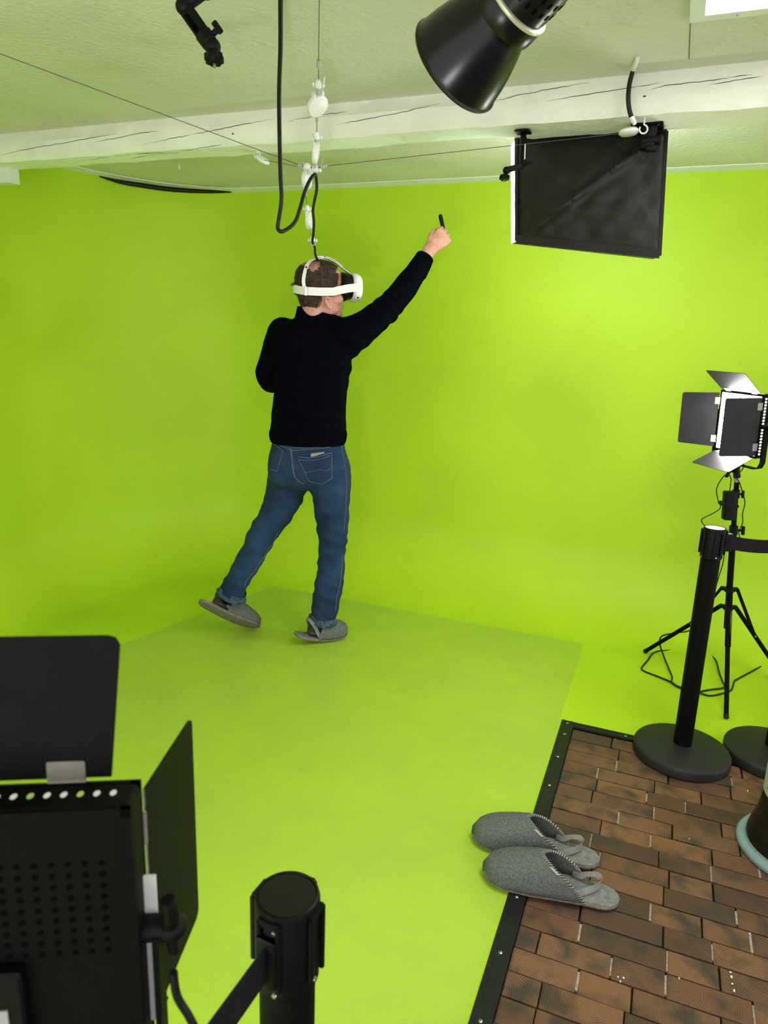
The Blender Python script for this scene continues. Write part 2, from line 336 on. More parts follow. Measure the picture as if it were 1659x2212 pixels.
def link(name, me, mt, parent=None, sharp=35, org=None):
    o = bpy.data.objects.new(name, me); COL.objects.link(o)
    if parent is not None: off = OFF[parent]
    elif org is not None: off = V(org)
    else:
        zs = [v.co.z for v in me.vertices]; xs = [v.co.x for v in me.vertices]; ys = [v.co.y for v in me.vertices]
        off = V(((min(xs) + max(xs)) / 2, (min(ys) + max(ys)) / 2, min(zs)))
    for v in me.vertices: v.co -= off
    if parent is not None: o.parent = parent
    else: o.location = off
    OFF[o] = off
    if mt: me.materials.append(M[mt] if isinstance(mt, str) else mt)
    if sharp is not None:
        for p in me.polygons: p.use_smooth = True
        me.set_sharp_from_angle(angle=R(sharp))
    return o
def tag(o, label, cat, group=None):
    o['label'] = label; o['category'] = cat
    if group: o['group'] = group
    return o
def thing(name, label, cat, loc, group=None):
    o = bpy.data.objects.new(name, None); COL.objects.link(o); o.location = loc; o.empty_display_size = 0.05; OFF[o] = V(loc)
    return tag(o, label, cat, group)
def struct(o): o['kind'] = 'structure'; return o
def temp_eval(mb, mods):
    me = mb.mesh('tmp'); o = bpy.data.objects.new('tmp', me); COL.objects.link(o)
    for (ty, kw) in mods:
        md = o.modifiers.new(ty, ty)
        for k, val in kw.items(): setattr(md, k, val)
    dg = bpy.context.evaluated_depsgraph_get(); dg.update()
    res = bpy.data.meshes.new_from_object(o.evaluated_get(dg)); bpy.data.objects.remove(o); return res
def voxel(mb, size, it=6, fac=0.5):
    return temp_eval(mb, [('REMESH', dict(mode='VOXEL', voxel_size=size)), ('SMOOTH', dict(factor=fac, iterations=it))])
def displace(me, fn):
    me.update(); nn = [v.normal.copy() for v in me.vertices]
    for v, n in zip(me.vertices, nn): v.co += n * fn(v.co)
    me.update()

# ================================================================== SETTING
TW = 3.97                                    # back wall
XR, XB = 2.6, -1.1                           # room extent right / behind the viewer, cut short behind to admit ambient fill
# plan line of the green wall: from right along the back, round the corner, along the left
plan = [V((XR, TW, 0)), V((1.0, TW, 0)), V((-0.5, TW, 0)), V((-1.8, TW, 0)), V((-2.3, TW, 0))]
curve = catmull([V((-2.3, TW, 0)), V((-2.62, 3.935, 0)), V((-2.86, 3.79, 0)), V((-3.03, 3.58, 0)), V((-3.14, 3.30, 0)), V((-3.20, 2.95, 0)), V((-3.22, 2.6, 0))], 6)
left = [V((-3.22, 1.2, 0)), V((-3.22, 0, 0)), V((-3.22, XB, 0))]
def wall_rows(pl):
    rows = []
    for i, p in enumerate(pl):
        t = (pl[min(i + 1, len(pl) - 1)] - pl[max(i - 1, 0)]).normalized(); inn = V((-t.y, t.x, 0))
        if inn.dot(V((-0.8, 1.0, 0)) - p) < 0: inn = -inn
        rc = 0.42; col = [p + inn * (rc + 0.05) + V((0, 0, 0.0003)), p + inn * (rc + 0.02) + V((0, 0, 0.0003))]
        for k in range(25):
            a = R(90 * k / 24); col.append(p + inn * (rc - rc * math.sin(a)) + V((0, 0, 0.0003 + rc - rc * math.cos(a))))
        for z in (0.7, 1.1, 1.5, 1.9, ZC): col.append(p + V((0, 0, z)))
        rows.append(col)
    return rows
allrows = wall_rows(plan + curve[1:] + left); ksp = len(plan) - 1
b_ = MB(); b_.grid(allrows[:ksp + 1]); wb = struct(b_.build('wall_back', 'green', sharp=80))
b_ = MB(); b_.grid(allrows[ksp:]); wl = struct(b_.build('wall_left', 'green', sharp=80))
# orient so that the thickness grows outward
def face_in(o):
    me = o.data; c = V((-1.0, 1.5, 1.2)) - o.location
    s_ = sum((c - p.center).dot(p.normal) for p in me.polygons)
    if s_ < 0: me.flip_normals()
for o in (wb, wl): face_in(o)
# green floor: an L round the wood-block area
SE, TE = -0.252, 2.700                       # outer edges of the block area
b_ = MB()
b_.box(((-3.3 + SE) / 2, (XB + TE) / 2, -0.03), (SE + 3.3, TE - XB, 0.06)); b_.box(((-3.3 + XR) / 2, (TE + TW + 0.05) / 2, -0.03), (XR + 3.3, TW + 0.05 - TE, 0.06))
fl = struct(b_.build('floor', 'green_floor', org=(-1, 1, 0)))
# wood-block floor
b_ = MB(); b_.box(((SE + XR) / 2, (XB + TE) / 2, -0.048), (XR - SE, TE - XB, 0.056))
fb = struct(b_.build('floor_wood_blocks', 'grout', org=(0.5, 1.5, 0)))
bm = bmesh.new(); bmesh.ops.create_cube(bm, size=1.0)
bmesh.ops.bevel(bm, geom=[e for e in bm.edges if e.verts[0].co.z > 0 and e.verts[1].co.z > 0], offset=0.035, segments=1, affect='EDGES')
blk = bpy.data.meshes.new('wood_block'); bm.to_mesh(blk); bm.free(); blk.materials.append(M['wood'])
mort = MB(); rb = random.Random(5); rows_t = 0.0755
t0 = 2.655; nblk = 0
while t0 > 0.93:
    sx = -0.2 - rb.uniform(0.0, 0.08)
    # as far to the right as the photo and a step aside can see
    lim = min(XR - 0.05, 0.72 + 0.42 * (t0 - 0.9))
    first = True
    while sx < lim:
        L = rb.choice((0.125, 0.15, 0.165, 0.18, 0.195, 0.205, 0.215)) + rb.uniform(-0.008, 0.008)
        a, c_ = max(sx, -0.2), sx + L
        if c_ - a > 0.03:
            o = bpy.data.objects.new('wood_block', blk); COL.objects.link(o); o.parent = fb; OFF[o] = OFF[fb]
            dz = rb.uniform(-0.0025, 0.0012); gap = rb.uniform(0.003, 0.006)
            o.location = V(((a + c_ - gap) / 2, t0 - rows_t / 2 + rb.uniform(-0.0008, 0.0008), -0.018 + dz)) - OFF[fb]
            o.scale = (c_ - a - gap, rows_t - rb.uniform(0.0028, 0.0045), 0.036); o.rotation_euler = (0, 0, rb.uniform(-0.006, 0.006)); nblk += 1
            if rb.random() < 0.38: mort.box((c_ - gap / 2, t0 - rows_t / 2, -0.012), (gap, rows_t * rb.uniform(0.6, 0.92), 0.02))
        sx = c_
    t0 -= rows_t
mo = mort.build('joint_filler', 'mortar', fb); mo['kind'] = 'stuff'
# white paint flecks on the blocks
pf = MB()
for (u, v) in ((1335, 2110), (1340, 2120), (1347, 2112), (1578, 2100), (1582, 2125), (1586, 2140), (1580, 2110), (1467, 2113), (1489, 1812), (1615, 1708)):
    p = FZ(u, v, 0.0015); pf.ell(p, rb.uniform(0.0012, 0.003), rb.uniform(0.002, 0.007), 0.0008, nu=8, nv=5)
po = pf.build('paint_fleck', 'offwhite', fb); po['kind'] = 'stuff'
# black edging strips with screws
def edging(name, p0, p1, wdt, nscr):
    d = (p1 - p0).normalized(); L = (p1 - p0).length; sd = V((-d.y, d.x, 0)); mb = MB()
    mb.box((p0 + p1) / 2 + V((0, 0, 0.0035)), (L, wdt, 0.005), X=d, Y=sd)
    mb.box((p0 + p1) / 2 + sd * (wdt * 0.30) + V((0, 0, 0.0065)), (L, wdt * 0.12, 0.002), X=d, Y=sd); mb.box((p0 + p1) / 2 - sd * (wdt * 0.30) + V((0, 0, 0.0065)), (L, wdt * 0.12, 0.002), X=d, Y=sd)
    o = struct(mb.build(name, 'trim_black'))
    for k in nscr:
        q = p0 + d * k; mb = MB(); mb.lathe([(0.0052, 0), (0.0050, 0.0018), (0.003, 0.0030)], q + V((0, 0, 0.006)), V((0, 0, 1)), 12); sc_ = mb.build('screw', 'steel', o)
        mb = MB(); mb.cyl(q + V((0, 0, 0.0085)), q + V((0, 0, 0.0095)), 0.0018, seg=8); mb.build('screw_slot', 'black', sc_)
    return o
edging('trim_1', V((-0.2275, TE, 0)), V((-0.2275, -0.6, 0)), 0.049, [0.022, 0.11, 0.28, 0.47, 0.66, 1.02, 1.22, 1.42, 1.62, 1.9, 2.2])
edging('trim_2', V((-0.203, 2.678, 0)), V((XR, 2.678, 0)), 0.042, [0.20, 0.5, 0.85, 1.2, 1.6])
# ceiling with a roof-light opening
WX0, WX1, WY0, WY1 = -0.036, 0.62, 1.55, 2.172
b_ = MB(); ct = 0.10
def cbox(x0, x1, y0, y1): b_.box(((x0 + x1) / 2, (y0 + y1) / 2, ZC + ct / 2), (x1 - x0, y1 - y0, ct))
cbox(-3.3, WX0, XB, TW + 0.05); cbox(WX1, XR, XB, TW + 0.05); cbox(WX0, WX1, XB, WY0); cbox(WX0, WX1, WY1, TW + 0.05)
ce = struct(b_.build('ceiling', 'ceiling', org=(0, 1, ZC)))
mb = MB(); mb.box((-0.071, (2.21 + 2.50) / 2, ZC - 0.0006), (0.0018, 0.29, 0.0016)); mb.build('panel_joint', 'crack', ce)
# roof light
wn = struct(thing('window_1', '', '', (WX0, WY1, ZC))); del wn['label'], wn['category']
mb = MB(); fw = 0.036
for (x0, x1, y0, y1) in ((WX0 - fw, WX1 + fw, WY1, WY1 + fw), (WX0 - fw, WX1 + fw, WY0 - fw, WY0), (WX0 - fw, WX0, WY0, WY1), (WX1, WX1 + fw, WY0, WY1)):
    mb.box(((x0 + x1) / 2, (y0 + y1) / 2, ZC - 0.007), (x1 - x0, y1 - y0, 0.014))
mb.build('window_frame', 'offwhite', wn)
mb = MB(); mb.box(((WX0 + WX1) / 2, (WY0 + WY1) / 2, ZC + 0.07), (WX1 - WX0, WY1 - WY0, 0.006)); mb.build('pane', 'em_window', wn)
for x in (0.04, 0.30): mb = MB(); mb.ell((x, WY1 + fw / 2, ZC - 0.014), 0.004, nu=8, nv=6); mb.build('screw', 'steel', wn)
# pale strip along the top of the green wall
b_ = MB(); pl = plan + curve[1:] + left
prof = []
for i, p in enumerate(pl):
    t = (pl[min(i + 1, len(pl) - 1)] - pl[max(i - 1, 0)]).normalized(); inn = V((-t.y, t.x, 0))
    if inn.dot(V((-0.8, 1.0, 0)) - p) < 0: inn = -inn
    prof.append((p, inn))
rings = []
for (p, inn) in prof: rings.append([p + inn * a + V((0, 0, z)) for (a, z) in ((0.0, ZC - 0.012), (0.006, ZC - 0.012), (0.075, ZC - 0.004), (0.075, ZC + 0.001), (0.0, ZC + 0.001))])
n5 = 5; vs = [q for r_ in rings for q in r_]; fs = []
for i in range(len(rings) - 1):
    for k in range(n5): fs.append((i * n5 + k, i * n5 + (k + 1) % n5, (i + 1) * n5 + (k + 1) % n5, (i + 1) * n5 + k))
b_.add(vs, fs); struct(b_.build('trim_3', 'offwhite'))
# old painted beam: rough box, front face towards the viewer
ZB = 2.20
def beam():
    mb = MB(); rows = []; N = 90
    for i in range(N + 1):
        x = -3.22 + (XR + 3.22) * i / N
        def nz(k, s=6.0): return noise.noise(V((x * s, k * 7.3, 1.7)))
        fr_t = 2.60 + 0.02 * nz(1, 0.8) - 0.03 * max(0, x + 0.4); fr_b = 2.580 + 0.012 * nz(2, 1.2)
        if x < -0.60: bk = 2.735 + 0.018 * nz(3, 3); zb = ZB + 0.006 * nz(4, 5)
        else: bk = 2.785; zb = ZB
        zb2 = zb + 0.004 * nz(5, 9)
        r_ = 0.006
        rows.append([V((x, fr_t, ZC + 0.002)), V((x, fr_t - 0.008 + 0.004 * nz(6), ZC - 0.02)), V((x, (fr_t + fr_b) / 2 - 0.014 + 0.004 * nz(7), ZC - 0.05)), V((x, (fr_t + fr_b) / 2 - 0.014 + 0.005 * nz(8), ZC - 0.08)),
                     V((x, fr_b - 0.004 + 0.003 * nz(9, 12), zb + 0.018 + 0.003 * nz(10, 14))), V((x, fr_b + 0.010, zb2 + 0.003 * nz(11, 16))), V((x, fr_b + 0.05, zb + 0.004 * nz(12, 14))), V((x, (fr_b + bk) / 2 + 0.02, zb - 0.002 + 0.005 * nz(13, 13))),
                     V((x, bk - 0.012, zb + 0.004 * nz(14, 12))), V((x, bk, zb + 0.010)), V((x, bk + 0.01, ZC + 0.002))])
    mb.grid(rows); n = len(rows[0])
    mb.f.append(tuple(range(n))); mb.f.append(tuple(len(rows) * n - n + k for k in range(n)))
    return mb
bo = struct(beam().build('ceiling_beam', 'beam', sharp=28, org=(0, 2.6, ZB)))
bvh_beam = BVHTree.FromPolygons([v.co + OFF[bo] for v in bo.data.vertices], [tuple(p.vertices) for p in bo.data.polygons])
def hit(bvh, u, v, off=0.0):
    r = ray(u, v).normalized(); h = bvh.ray_cast(CAMP, r)
    if h[0] is None: return None
    n = h[1] if h[1].dot(r) < 0 else -h[1]
    return h[0] + n * off
cracks = [[(0, 335), (60, 322), (130, 310), (200, 298), (260, 287)], [(200, 308), (290, 290), (350, 281)], [(310, 312), (370, 299), (400, 294), (470, 280), (540, 266), (600, 255)], [(380, 328), (440, 319), (500, 309)],
          [(620, 262), (700, 247), (760, 240)], [(720, 270), (800, 256), (880, 240), (960, 222)], [(1070, 218), (1110, 208), (1190, 192), (1290, 175)], [(1180, 218), (1290, 200), (1380, 187), (1440, 176)], [(1400, 195), (1440, 184), (1520, 176), (1600, 164), (1659, 155)], [(1530, 183), (1600, 172), (1659, 163)], [(160, 350), (250, 337), (390, 326)], [(270, 345), (330, 333), (400, 330)]]
for cr in cracks:
    P = []
    for i in range(len(cr) - 1):
        for k in range(8):
            q = k / 8; u = cr[i][0] + (cr[i + 1][0] - cr[i][0]) * q; v = cr[i][1] + (cr[i + 1][1] - cr[i][1]) * q + random.uniform(-0.9, 0.9)
            h = hit(bvh_beam, u, v, -0.0002)
            if h: P.append(h)
    if len(P) > 3: mb = MB(); mb.tube(P, [0.0003, 0.0013, 0.0010, 0.0014, 0.0003], 5); mb.build('crack', 'crack', bo)
for (u, v) in ((503, 289), (1392, 208)):
    h = hit(bvh_beam, u, v); 
    if h: mb = MB(); mb.ell(h, 0.005, 0.003, 0.0025, nu=8, nv=6); mb.build('nail_hole', 'crack', bo)
# white post end below the left end of the beam
mb = MB(); p1 = TT(20, 394, 2.66); mb.box((p1.x - 0.10, 2.69, (ZB + 0.03 + p1.z) / 2), (0.20, 0.06, ZB + 0.03 - p1.z)); struct(mb.build('trim_4', 'offwhite'))
# paint drip under the ceiling
p = FZ(387, 355, ZC); mb = MB(); mb.tube([p + V((0, 0, 0.002)), p - V((0, 0, 0.012)), p - V((0, 0, 0.024))], [0.004, 0.006, 0.004], 8)
tag(mb.build('ceiling_peg', 'offwhite'), 'tiny white peg hanging from the ceiling behind the beam', 'peg')
# clear vinyl sheet on the studio floor
mb = MB(); mb.plate([V((-0.262, 3.515, 0.0014)), V((-2.10, 3.535, 0.0014)), V((-2.33, 2.49, 0.0014)), V((-2.62, 1.1, 0.0014)), V((-2.8, 0.2, 0.0014)), V((-0.262, 0.2, 0.0014))], 0.0018, V((0, 0, 1)))
tag(mb.build('floor_mat', 'clear', org=(-1.3, 1.8, 0)), 'scuffed clear vinyl sheet laid over the green studio floor', 'mat')

# ================================================================== STUDIO EQUIPMENT
UP = V((0, 0, 1))
# ---- belt barriers
def stanchion(label, x, y, top, rot, belt=None, clip=0.024, group='black belt barrier posts'):
    th = thing('barrier_post', label, 'barrier post', (x, y, 0), group); c = V((x, y, 0))
    mb = MB(); mb.lathe([(0.166, 0.001), (0.172, 0.006), (0.172, 0.030), (0.168, 0.037), (0.158, 0.041), (0.10, 0.049), (0.045, 0.055)], c, UP, 72); mb.build('base', 'base_black', th, 40)
    mb = MB(); mb.cyl(c + UP * 0.053, c + UP * (top - 0.098), 0.0325, seg=40); mb.build('post', 'black_metal', th)
    mb = MB(); mb.lathe([(0.0325, top - 0.112), (0.0368, top - 0.108), (0.0372, top - 0.006), (0.0360, top - 0.001), (0.0335, top), (0.0325, top - 0.002)], c, UP, 48); hd = mb.build('head', 'black', th, 30)
    mb = MB(); mb.lathe([(0.0322, top - 0.004), (0.0318, top - 0.0015), (0.02, top - 0.001)], c, UP, 40); mb.build('cap', 'black_gloss', th)
    for k in range(4):
        a = rot + k * math.pi / 2; d = V((math.cos(a), math.sin(a), 0)); s_ = V((-d.y, d.x, 0))
        mb = MB(); mb.box(c + d * 0.0385 + s_ * 0.0125 + UP * (top - 0.052), (0.006, 0.006, 0.086), X=d, Y=s_, bev=0.002); mb.box(c + d * 0.0385 - s_ * 0.0125 + UP * (top - 0.052), (0.006, 0.006, 0.086), X=d, Y=s_, bev=0.002)
        mb.box(c + d * 0.0375 + UP * (top - 0.010), (0.005, 0.026, 0.008), X=d, Y=s_); mb.build('belt_slot', 'black', th)
        for zz in ((0.101,) if k % 2 else (0.020, 0.104)):
            mb = MB(); mb.lathe([(0.0032, 0), (0.0028, 0.0016), (0.001, 0.002)], c + (d * 0.0366 + s_ * (0.0 if k % 2 else 0.006)) + UP * (top - zz), d, 10); mb.build('screw', 'steel', th)
    if belt:
        q0, q1 = belt; d = (q1 - q0); d.z = 0; d.normalize(); s_ = V((-d.y, d.x, 0))
        mb = MB(); mb.box(q0 + d * clip / 2, (clip, 0.026, 0.062), X=d, Y=s_, bev=0.004); e_ = mb.build('belt_clip', 'black', th)
        mb = MB(); mid = (q0 + q1) / 2 - UP * 0.012; mb.ribbon([q0 + d * (clip - 0.004), q0 * 0.75 + q1 * 0.25 - UP * 0.008, mid, q0 * 0.25 + q1 * 0.75 - UP * 0.008, q1 - d * 0.002], UP, 0.048, 0.0016, sm=5); mb.build('belt', 'belt', th)
    return th
S1 = FZ(1470, 1632); S2 = FZ(1668, 1638)
s12 = (S2 - S1).normalized(); a12 = math.atan2(s12.y, s12.x)
Z1 = 0.893
stanchion('black belt barrier post in full view beside the light stand', S1.x, S1.y, Z1, a12, (S1 + s12 * 0.040 + UP * (Z1 - 0.052), S2 - s12 * 0.040 + UP * (Z1 - 0.052)))
if (S2 - S1).length < 0.347: S2 = S1 + s12 * 0.347
stanchion('black belt barrier post cut off by the right edge, behind the bin', S2.x, S2.y, Z1, a12 + math.pi)
S3 = D(621, 1930, 0.80); Z3 = S3.z
bdir = (D(430, 2230, 0.60) - D(600, 2075, 0.78)); q0 = S3.copy(); q1 = FZ(503, 2178, Z3 - 0.056)
bh = (q1 - q0); bh.z = 0; bh.normalize(); ab = math.atan2(bh.y, bh.x)
q0 = V((S3.x, S3.y, 0)) + bh * 0.040 + UP * (Z3 - 0.056); q1 = q0 + bh * 1.1
stanchion('black belt barrier post nearest the viewer with its belt running left', S3.x, S3.y, Z3, ab, (q0, q1), clip=0.006)

# ---- LED panels with barn doors
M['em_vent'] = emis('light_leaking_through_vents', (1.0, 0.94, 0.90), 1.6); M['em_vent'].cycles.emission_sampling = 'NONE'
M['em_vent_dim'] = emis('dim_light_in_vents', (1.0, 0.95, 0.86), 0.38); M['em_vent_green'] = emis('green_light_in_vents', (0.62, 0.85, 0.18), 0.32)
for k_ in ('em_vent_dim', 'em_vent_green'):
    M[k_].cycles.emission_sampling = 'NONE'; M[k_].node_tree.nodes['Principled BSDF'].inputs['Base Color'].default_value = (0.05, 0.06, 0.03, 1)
def led_panel(name, label, C, X, N, doors, yoke_side, group='LED panels with barn doors', W=0.25, H=0.26, T=0.032, pitch=0.0, big=False):
    N = (N * math.cos(pitch) - UP * math.sin(pitch)).normalized(); X = X.normalized(); Z = X.cross(N); 
    if Z.z < 0: Z = -Z
    th = thing(name, label, 'LED panel', C - Z * (H / 2), group)
    mb = MB(); mb.box(C, (W, H, T), X=X, Y=Z, Z=N, bev=0.006); ho = mb.build('housing', 'black_metal', th)
    mb = MB()                                         # raised rim round the back and the front
    for sgn in (1, -1):
        for (cx, cz, a, b) in ((0, H / 2 - 0.004, W, 0.008), (0, -H / 2 + 0.004, W, 0.008), (W / 2 - 0.004, 0, 0.008, H), (-W / 2 + 0.004, 0, 0.008, H)):
            mb.box(C + X * cx + Z * cz + N * (sgn * (T / 2 + 0.001)), (a, b, 0.004), X=X, Y=Z, Z=N)
    mb.build('rim', 'black_metal', th)
    mb = MB(); mb.box(C + N * (T / 2 + 0.0008), (W - 0.020, H - 0.020, 0.002), X=X, Y=Z, Z=N); mb.build('diffuser', 'em_panel', th)
    # ventilation holes along the four sides
    for (axis, half, other, hl) in ((Z, H / 2, X, W / 2), (-Z, H / 2, X, W / 2), (X, W / 2, Z, H / 2), (-X, W / 2, Z, H / 2)):
        if big and axis is not Z and axis != Z: continue
        n = int((2 * hl - 0.03) / 0.0125); vent = MB()
        for k in range(n + 1):
            q = -hl + 0.018 + k * (2 * hl - 0.036) / n
            for dn in ((0.002,) if big else (0.004,)):
                p = C + axis * (half + 0.0002) + other * q + N * dn
                if big and axis is Z:
                    one = MB(); one.ell(p, 0.0026, 0.0038, 0.0006, X=other, Y=N, Z=axis, nu=12, nv=6); one.build('vent_hole', 'em_vent_dim' if k % 3 else 'em_vent_green', ho)
                else: vent.ell(p, 0.0044, 0.0056, 0.0006, X=other, Y=N, Z=axis, nu=8, nv=4)
        if vent.v: o = vent.build('vent_holes', 'em_vent', th); o['kind'] = 'stuff'
    if big:                                           # perforated back with a battery plate
        pf_ = MB()
        for i in range(17):
            for j in range(9):
                pf_.cyl(C + X * (-W / 2 + 0.02 + i * 0.0128) + Z * (H / 2 - 0.05 - j * 0.0105) - N * (T / 2 - 0.0005), C + X * (-W / 2 + 0.02 + i * 0.0128) + Z * (H / 2 - 0.05 - j * 0.0105) - N * (T / 2 + 0.0006), 0.0026, seg=8)
        o = pf_.build('perforation', 'ink', th); o['kind'] = 'stuff'
        mb = MB(); mb.box(C - Z * 0.06 - N * (T / 2 + 0.006) - X * 0.02, (0.11, 0.10, 0.012), X=X, Y=Z, Z=N, bev=0.004); bp_ = mb.build('battery_plate', 'black', th)
        mb = MB(); mb.box(C - Z * 0.055 - N * (T / 2 + 0.0125) + X * 0.018, (0.010, 0.022, 0.002), X=X, Y=Z, Z=N); mb.build('switch', 'grey_plastic', bp_)
        mb = MB(); mb.box(C - Z * 0.030 + N * (T / 2 - 0.008) + X * (W / 2 + 0.003), (0.014, 0.15, 0.003), X=X, Y=Z, Z=N); mb.build('diffuser_sheet', 'white', th)
    for (side, dirv, L, w0, w1) in doors:             # side: 'top','bottom','pos','neg'
        if side in ('top', 'bottom'): hc = C + Z * (H / 2 if side == 'top' else -H / 2) + N * (T / 2 + 0.004); ha = X
        else: hc = C + X * (W / 2 if side == 'pos' else -W / 2) + N * (T / 2 + 0.004); ha = Z
        dv = (N * dirv[0] + (Z if side == 'top' else -Z if side == 'bottom' else X if side == 'pos' else -X) * dirv[1]).normalized()
        nn = ha.cross(dv).normalized(); mb = MB()
        oc = [(-w0 / 2, 0.003), (w0 / 2, 0.003), (w1 / 2, L - 0.008), (w1 / 2 - 0.003, L - 0.002), (w1 / 2 - 0.009, L), (-w1 / 2 + 0.009, L), (-w1 / 2 + 0.003, L - 0.002), (-w1 / 2, L - 0.008)]
        mb.plate([hc + ha * a + dv * b for (a, b) in oc], 0.0018, nn); dr = mb.build('barn_door', 'door_grey' if big else 'door_lit', th)
        for sg in (-1, 1):
            for sf in (-1, 1):
                if big and side == 'pos' and (nn * sf).dot(CAMP - hc) > 0: continue
                mb = MB(); mb.box(hc + ha * (sg * (w0 / 2 - 0.035)) + dv * 0.010 + nn * (sf * 0.0016), (0.030, 0.017, 0.0012), X=ha, Y=dv, Z=nn, bev=0.002)
                hg = mb.build('hinge', 'hinge', dr)
                if sf > 0: continue
                mb = MB()
                for e in (-1, 1): mb.ell(hc + ha * (sg * (w0 / 2 - 0.035) + e * 0.009) + dv * 0.010 + nn * (sf * 0.0024), 0.0022, nu=8, nv=6)
            mb = MB(); mb.cyl(hc + ha * (sg * (w0 / 2 - 0.035) - 0.015), hc + ha * (sg * (w0 / 2 - 0.035) + 0.015), 0.0025, seg=10); mb.build('hinge_pin', 'hinge', dr)
    # yoke: U bracket round the lower half with a knob on each side
    yd = -Z; yl = H / 2 + 0.045; hw = W / 2 + (0.011 if big else 0.020); ks = 0.55 if big else 1.0; kr = max(ks, 0.85)
    pts = [C + X * hw, C + X * hw + yd * (yl - 0.03), C + X * (hw - 0.012) + yd * (yl - 0.008), C + X * (hw - 0.035) + yd * yl, C - X * (hw - 0.035) + yd * yl, C - X * (hw - 0.012) + yd * (yl - 0.008), C - X * hw + yd * (yl - 0.03), C - X * hw]
    mb = MB(); mb.ribbon(pts, N, 0.024, 0.005); mb.build('yoke', 'black_metal', th)
    for sg in (1, -1):
        k0 = C + X * (sg * (hw + 0.003)); ax = X * sg
        mb = MB(); mb.cyl(C + X * (sg * W / 2), k0 + ax * 0.012 * ks, 0.011, seg=18); mb.ell(k0 + ax * 0.016 * ks, 0.013, 0.013, 0.012, nu=16, nv=8)
        mb.tube([k0 + ax * 0.012 * ks, k0 + ax * 0.016 * ks + Z * 0.012 - N * 0.006, k0 + ax * 0.020 * ks + Z * 0.026 - N * 0.012, k0 + ax * 0.017 * ks + Z * 0.040 - N * 0.014], [0.010 * kr, 0.009 * kr, 0.0085 * kr, 0.007 * kr], 10, sm=4)
        mb.tube([k0 + ax * 0.012 * ks, k0 + ax * 0.016 * ks - Z * 0.014, k0 + ax * 0.018 * ks - Z * 0.026], [0.010 * ks, 0.009 * ks, 0.008 * ks], 10, sm=3); mb.build('yoke_knob', 'black', th)
    return th, C + yd * yl, Z
def camdir(deg): return _rz @ V((math.cos(R(deg)), math.sin(R(deg)), 0))

def light_stand(label, foot, low, top, feet, group='black light stands', spigot=True):
    th = thing('light_stand', label, 'light stand', (foot.x, foot.y, 0), group)
    ax = (top - low).normalized(); Lp = (top - low).length
    up_c = low + ax * 0.085; 
    mb = MB(); mb.cyl(low - ax * 0.10, low + ax * (Lp * 0.62), 0.0135, seg=18); mb.build('lower_tube', 'black_metal', th)
    mb = MB(); mb.cyl(low + ax * (Lp * 0.60), top, 0.0105, seg=18); mb.build('upper_tube', 'black_metal', th)
    for q, nm in ((low, 'lower_collar'), (up_c, 'upper_collar')):
        mb = MB(); mb.cyl(q - ax * 0.010, q + ax * 0.010, 0.021, seg=18, bev=0.002)
        for f in feet:
            d = (f - low); d -= ax * d.dot(ax); d.normalize(); mb.box(q + d * 0.026, (0.026, 0.022, 0.014), X=d, Y=ax.cross(d), Z=ax, bev=0.003)
        mb.build(nm, 'black', th)
    for f in feet:
        d = (f - low); d -= ax * d.dot(ax); d.normalize(); a = low + d * 0.032; b = f + UP * 0.010; ld = (b - a).normalized()
        mb = MB(); mb.cyl(a, b, 0.0098, seg=14); lg = mb.build('leg', 'black_metal', th)
        mb = MB(); mb.cyl(b - ld * 0.012, b + ld * 0.004, 0.0112, seg=14, bev=0.002); mb.build('rubber_foot', 'rubber', lg)
        mid = a + (b - a) * 0.36; sd = ax.cross(d)
        for e in (-1, 1):
            mb = MB(); mb.ribbon([up_c + d * 0.034 + sd * (e * 0.0115), mid + sd * (e * 0.0105)], sd, 0.003, 0.009); mb.build('brace', 'black_metal', th)
        mb = MB(); mb.cyl(mid - sd * 0.0135, mid + sd * 0.0135, 0.0035, seg=10); mb.build('rivet', 'steel', th)
    kp = low + ax * (Lp * 0.61); sd = _R0
    mb = MB(); mb.cyl(kp - ax * 0.022, kp + ax * 0.022, 0.018, seg=18, bev=0.003); mb.build('height_clamp', 'black', th)
    mb = MB(); mb.cyl(kp + sd * 0.015, kp + sd * 0.036, 0.006, seg=12); mb.box(kp + sd * 0.042, (0.014, 0.012, 0.040), X=sd, Y=ax.cross(sd), Z=ax, bev=0.004); mb.build('clamp_knob', 'black', th)
    kp = low + ax * (Lp * 0.885)
    mb = MB(); mb.cyl(kp - ax * 0.020, kp + ax * 0.020, 0.0155, seg=18, bev=0.003); mb.build('height_clamp', 'black', th)
    mb = MB(); mb.cyl(kp + sd * 0.010, kp + sd * 0.026, 0.005, seg=12); mb.box(kp + sd * 0.030, (0.012, 0.010, 0.034), X=sd, Y=ax.cross(sd), Z=ax, bev=0.004); mb.build('clamp_knob', 'black', th)
    if spigot:
        mb = MB(); mb.cyl(top - ax * 0.014, top + ax * 0.006, 0.0125, seg=16); mb.build('spigot_ring', 'grey_plastic', th)
    return th
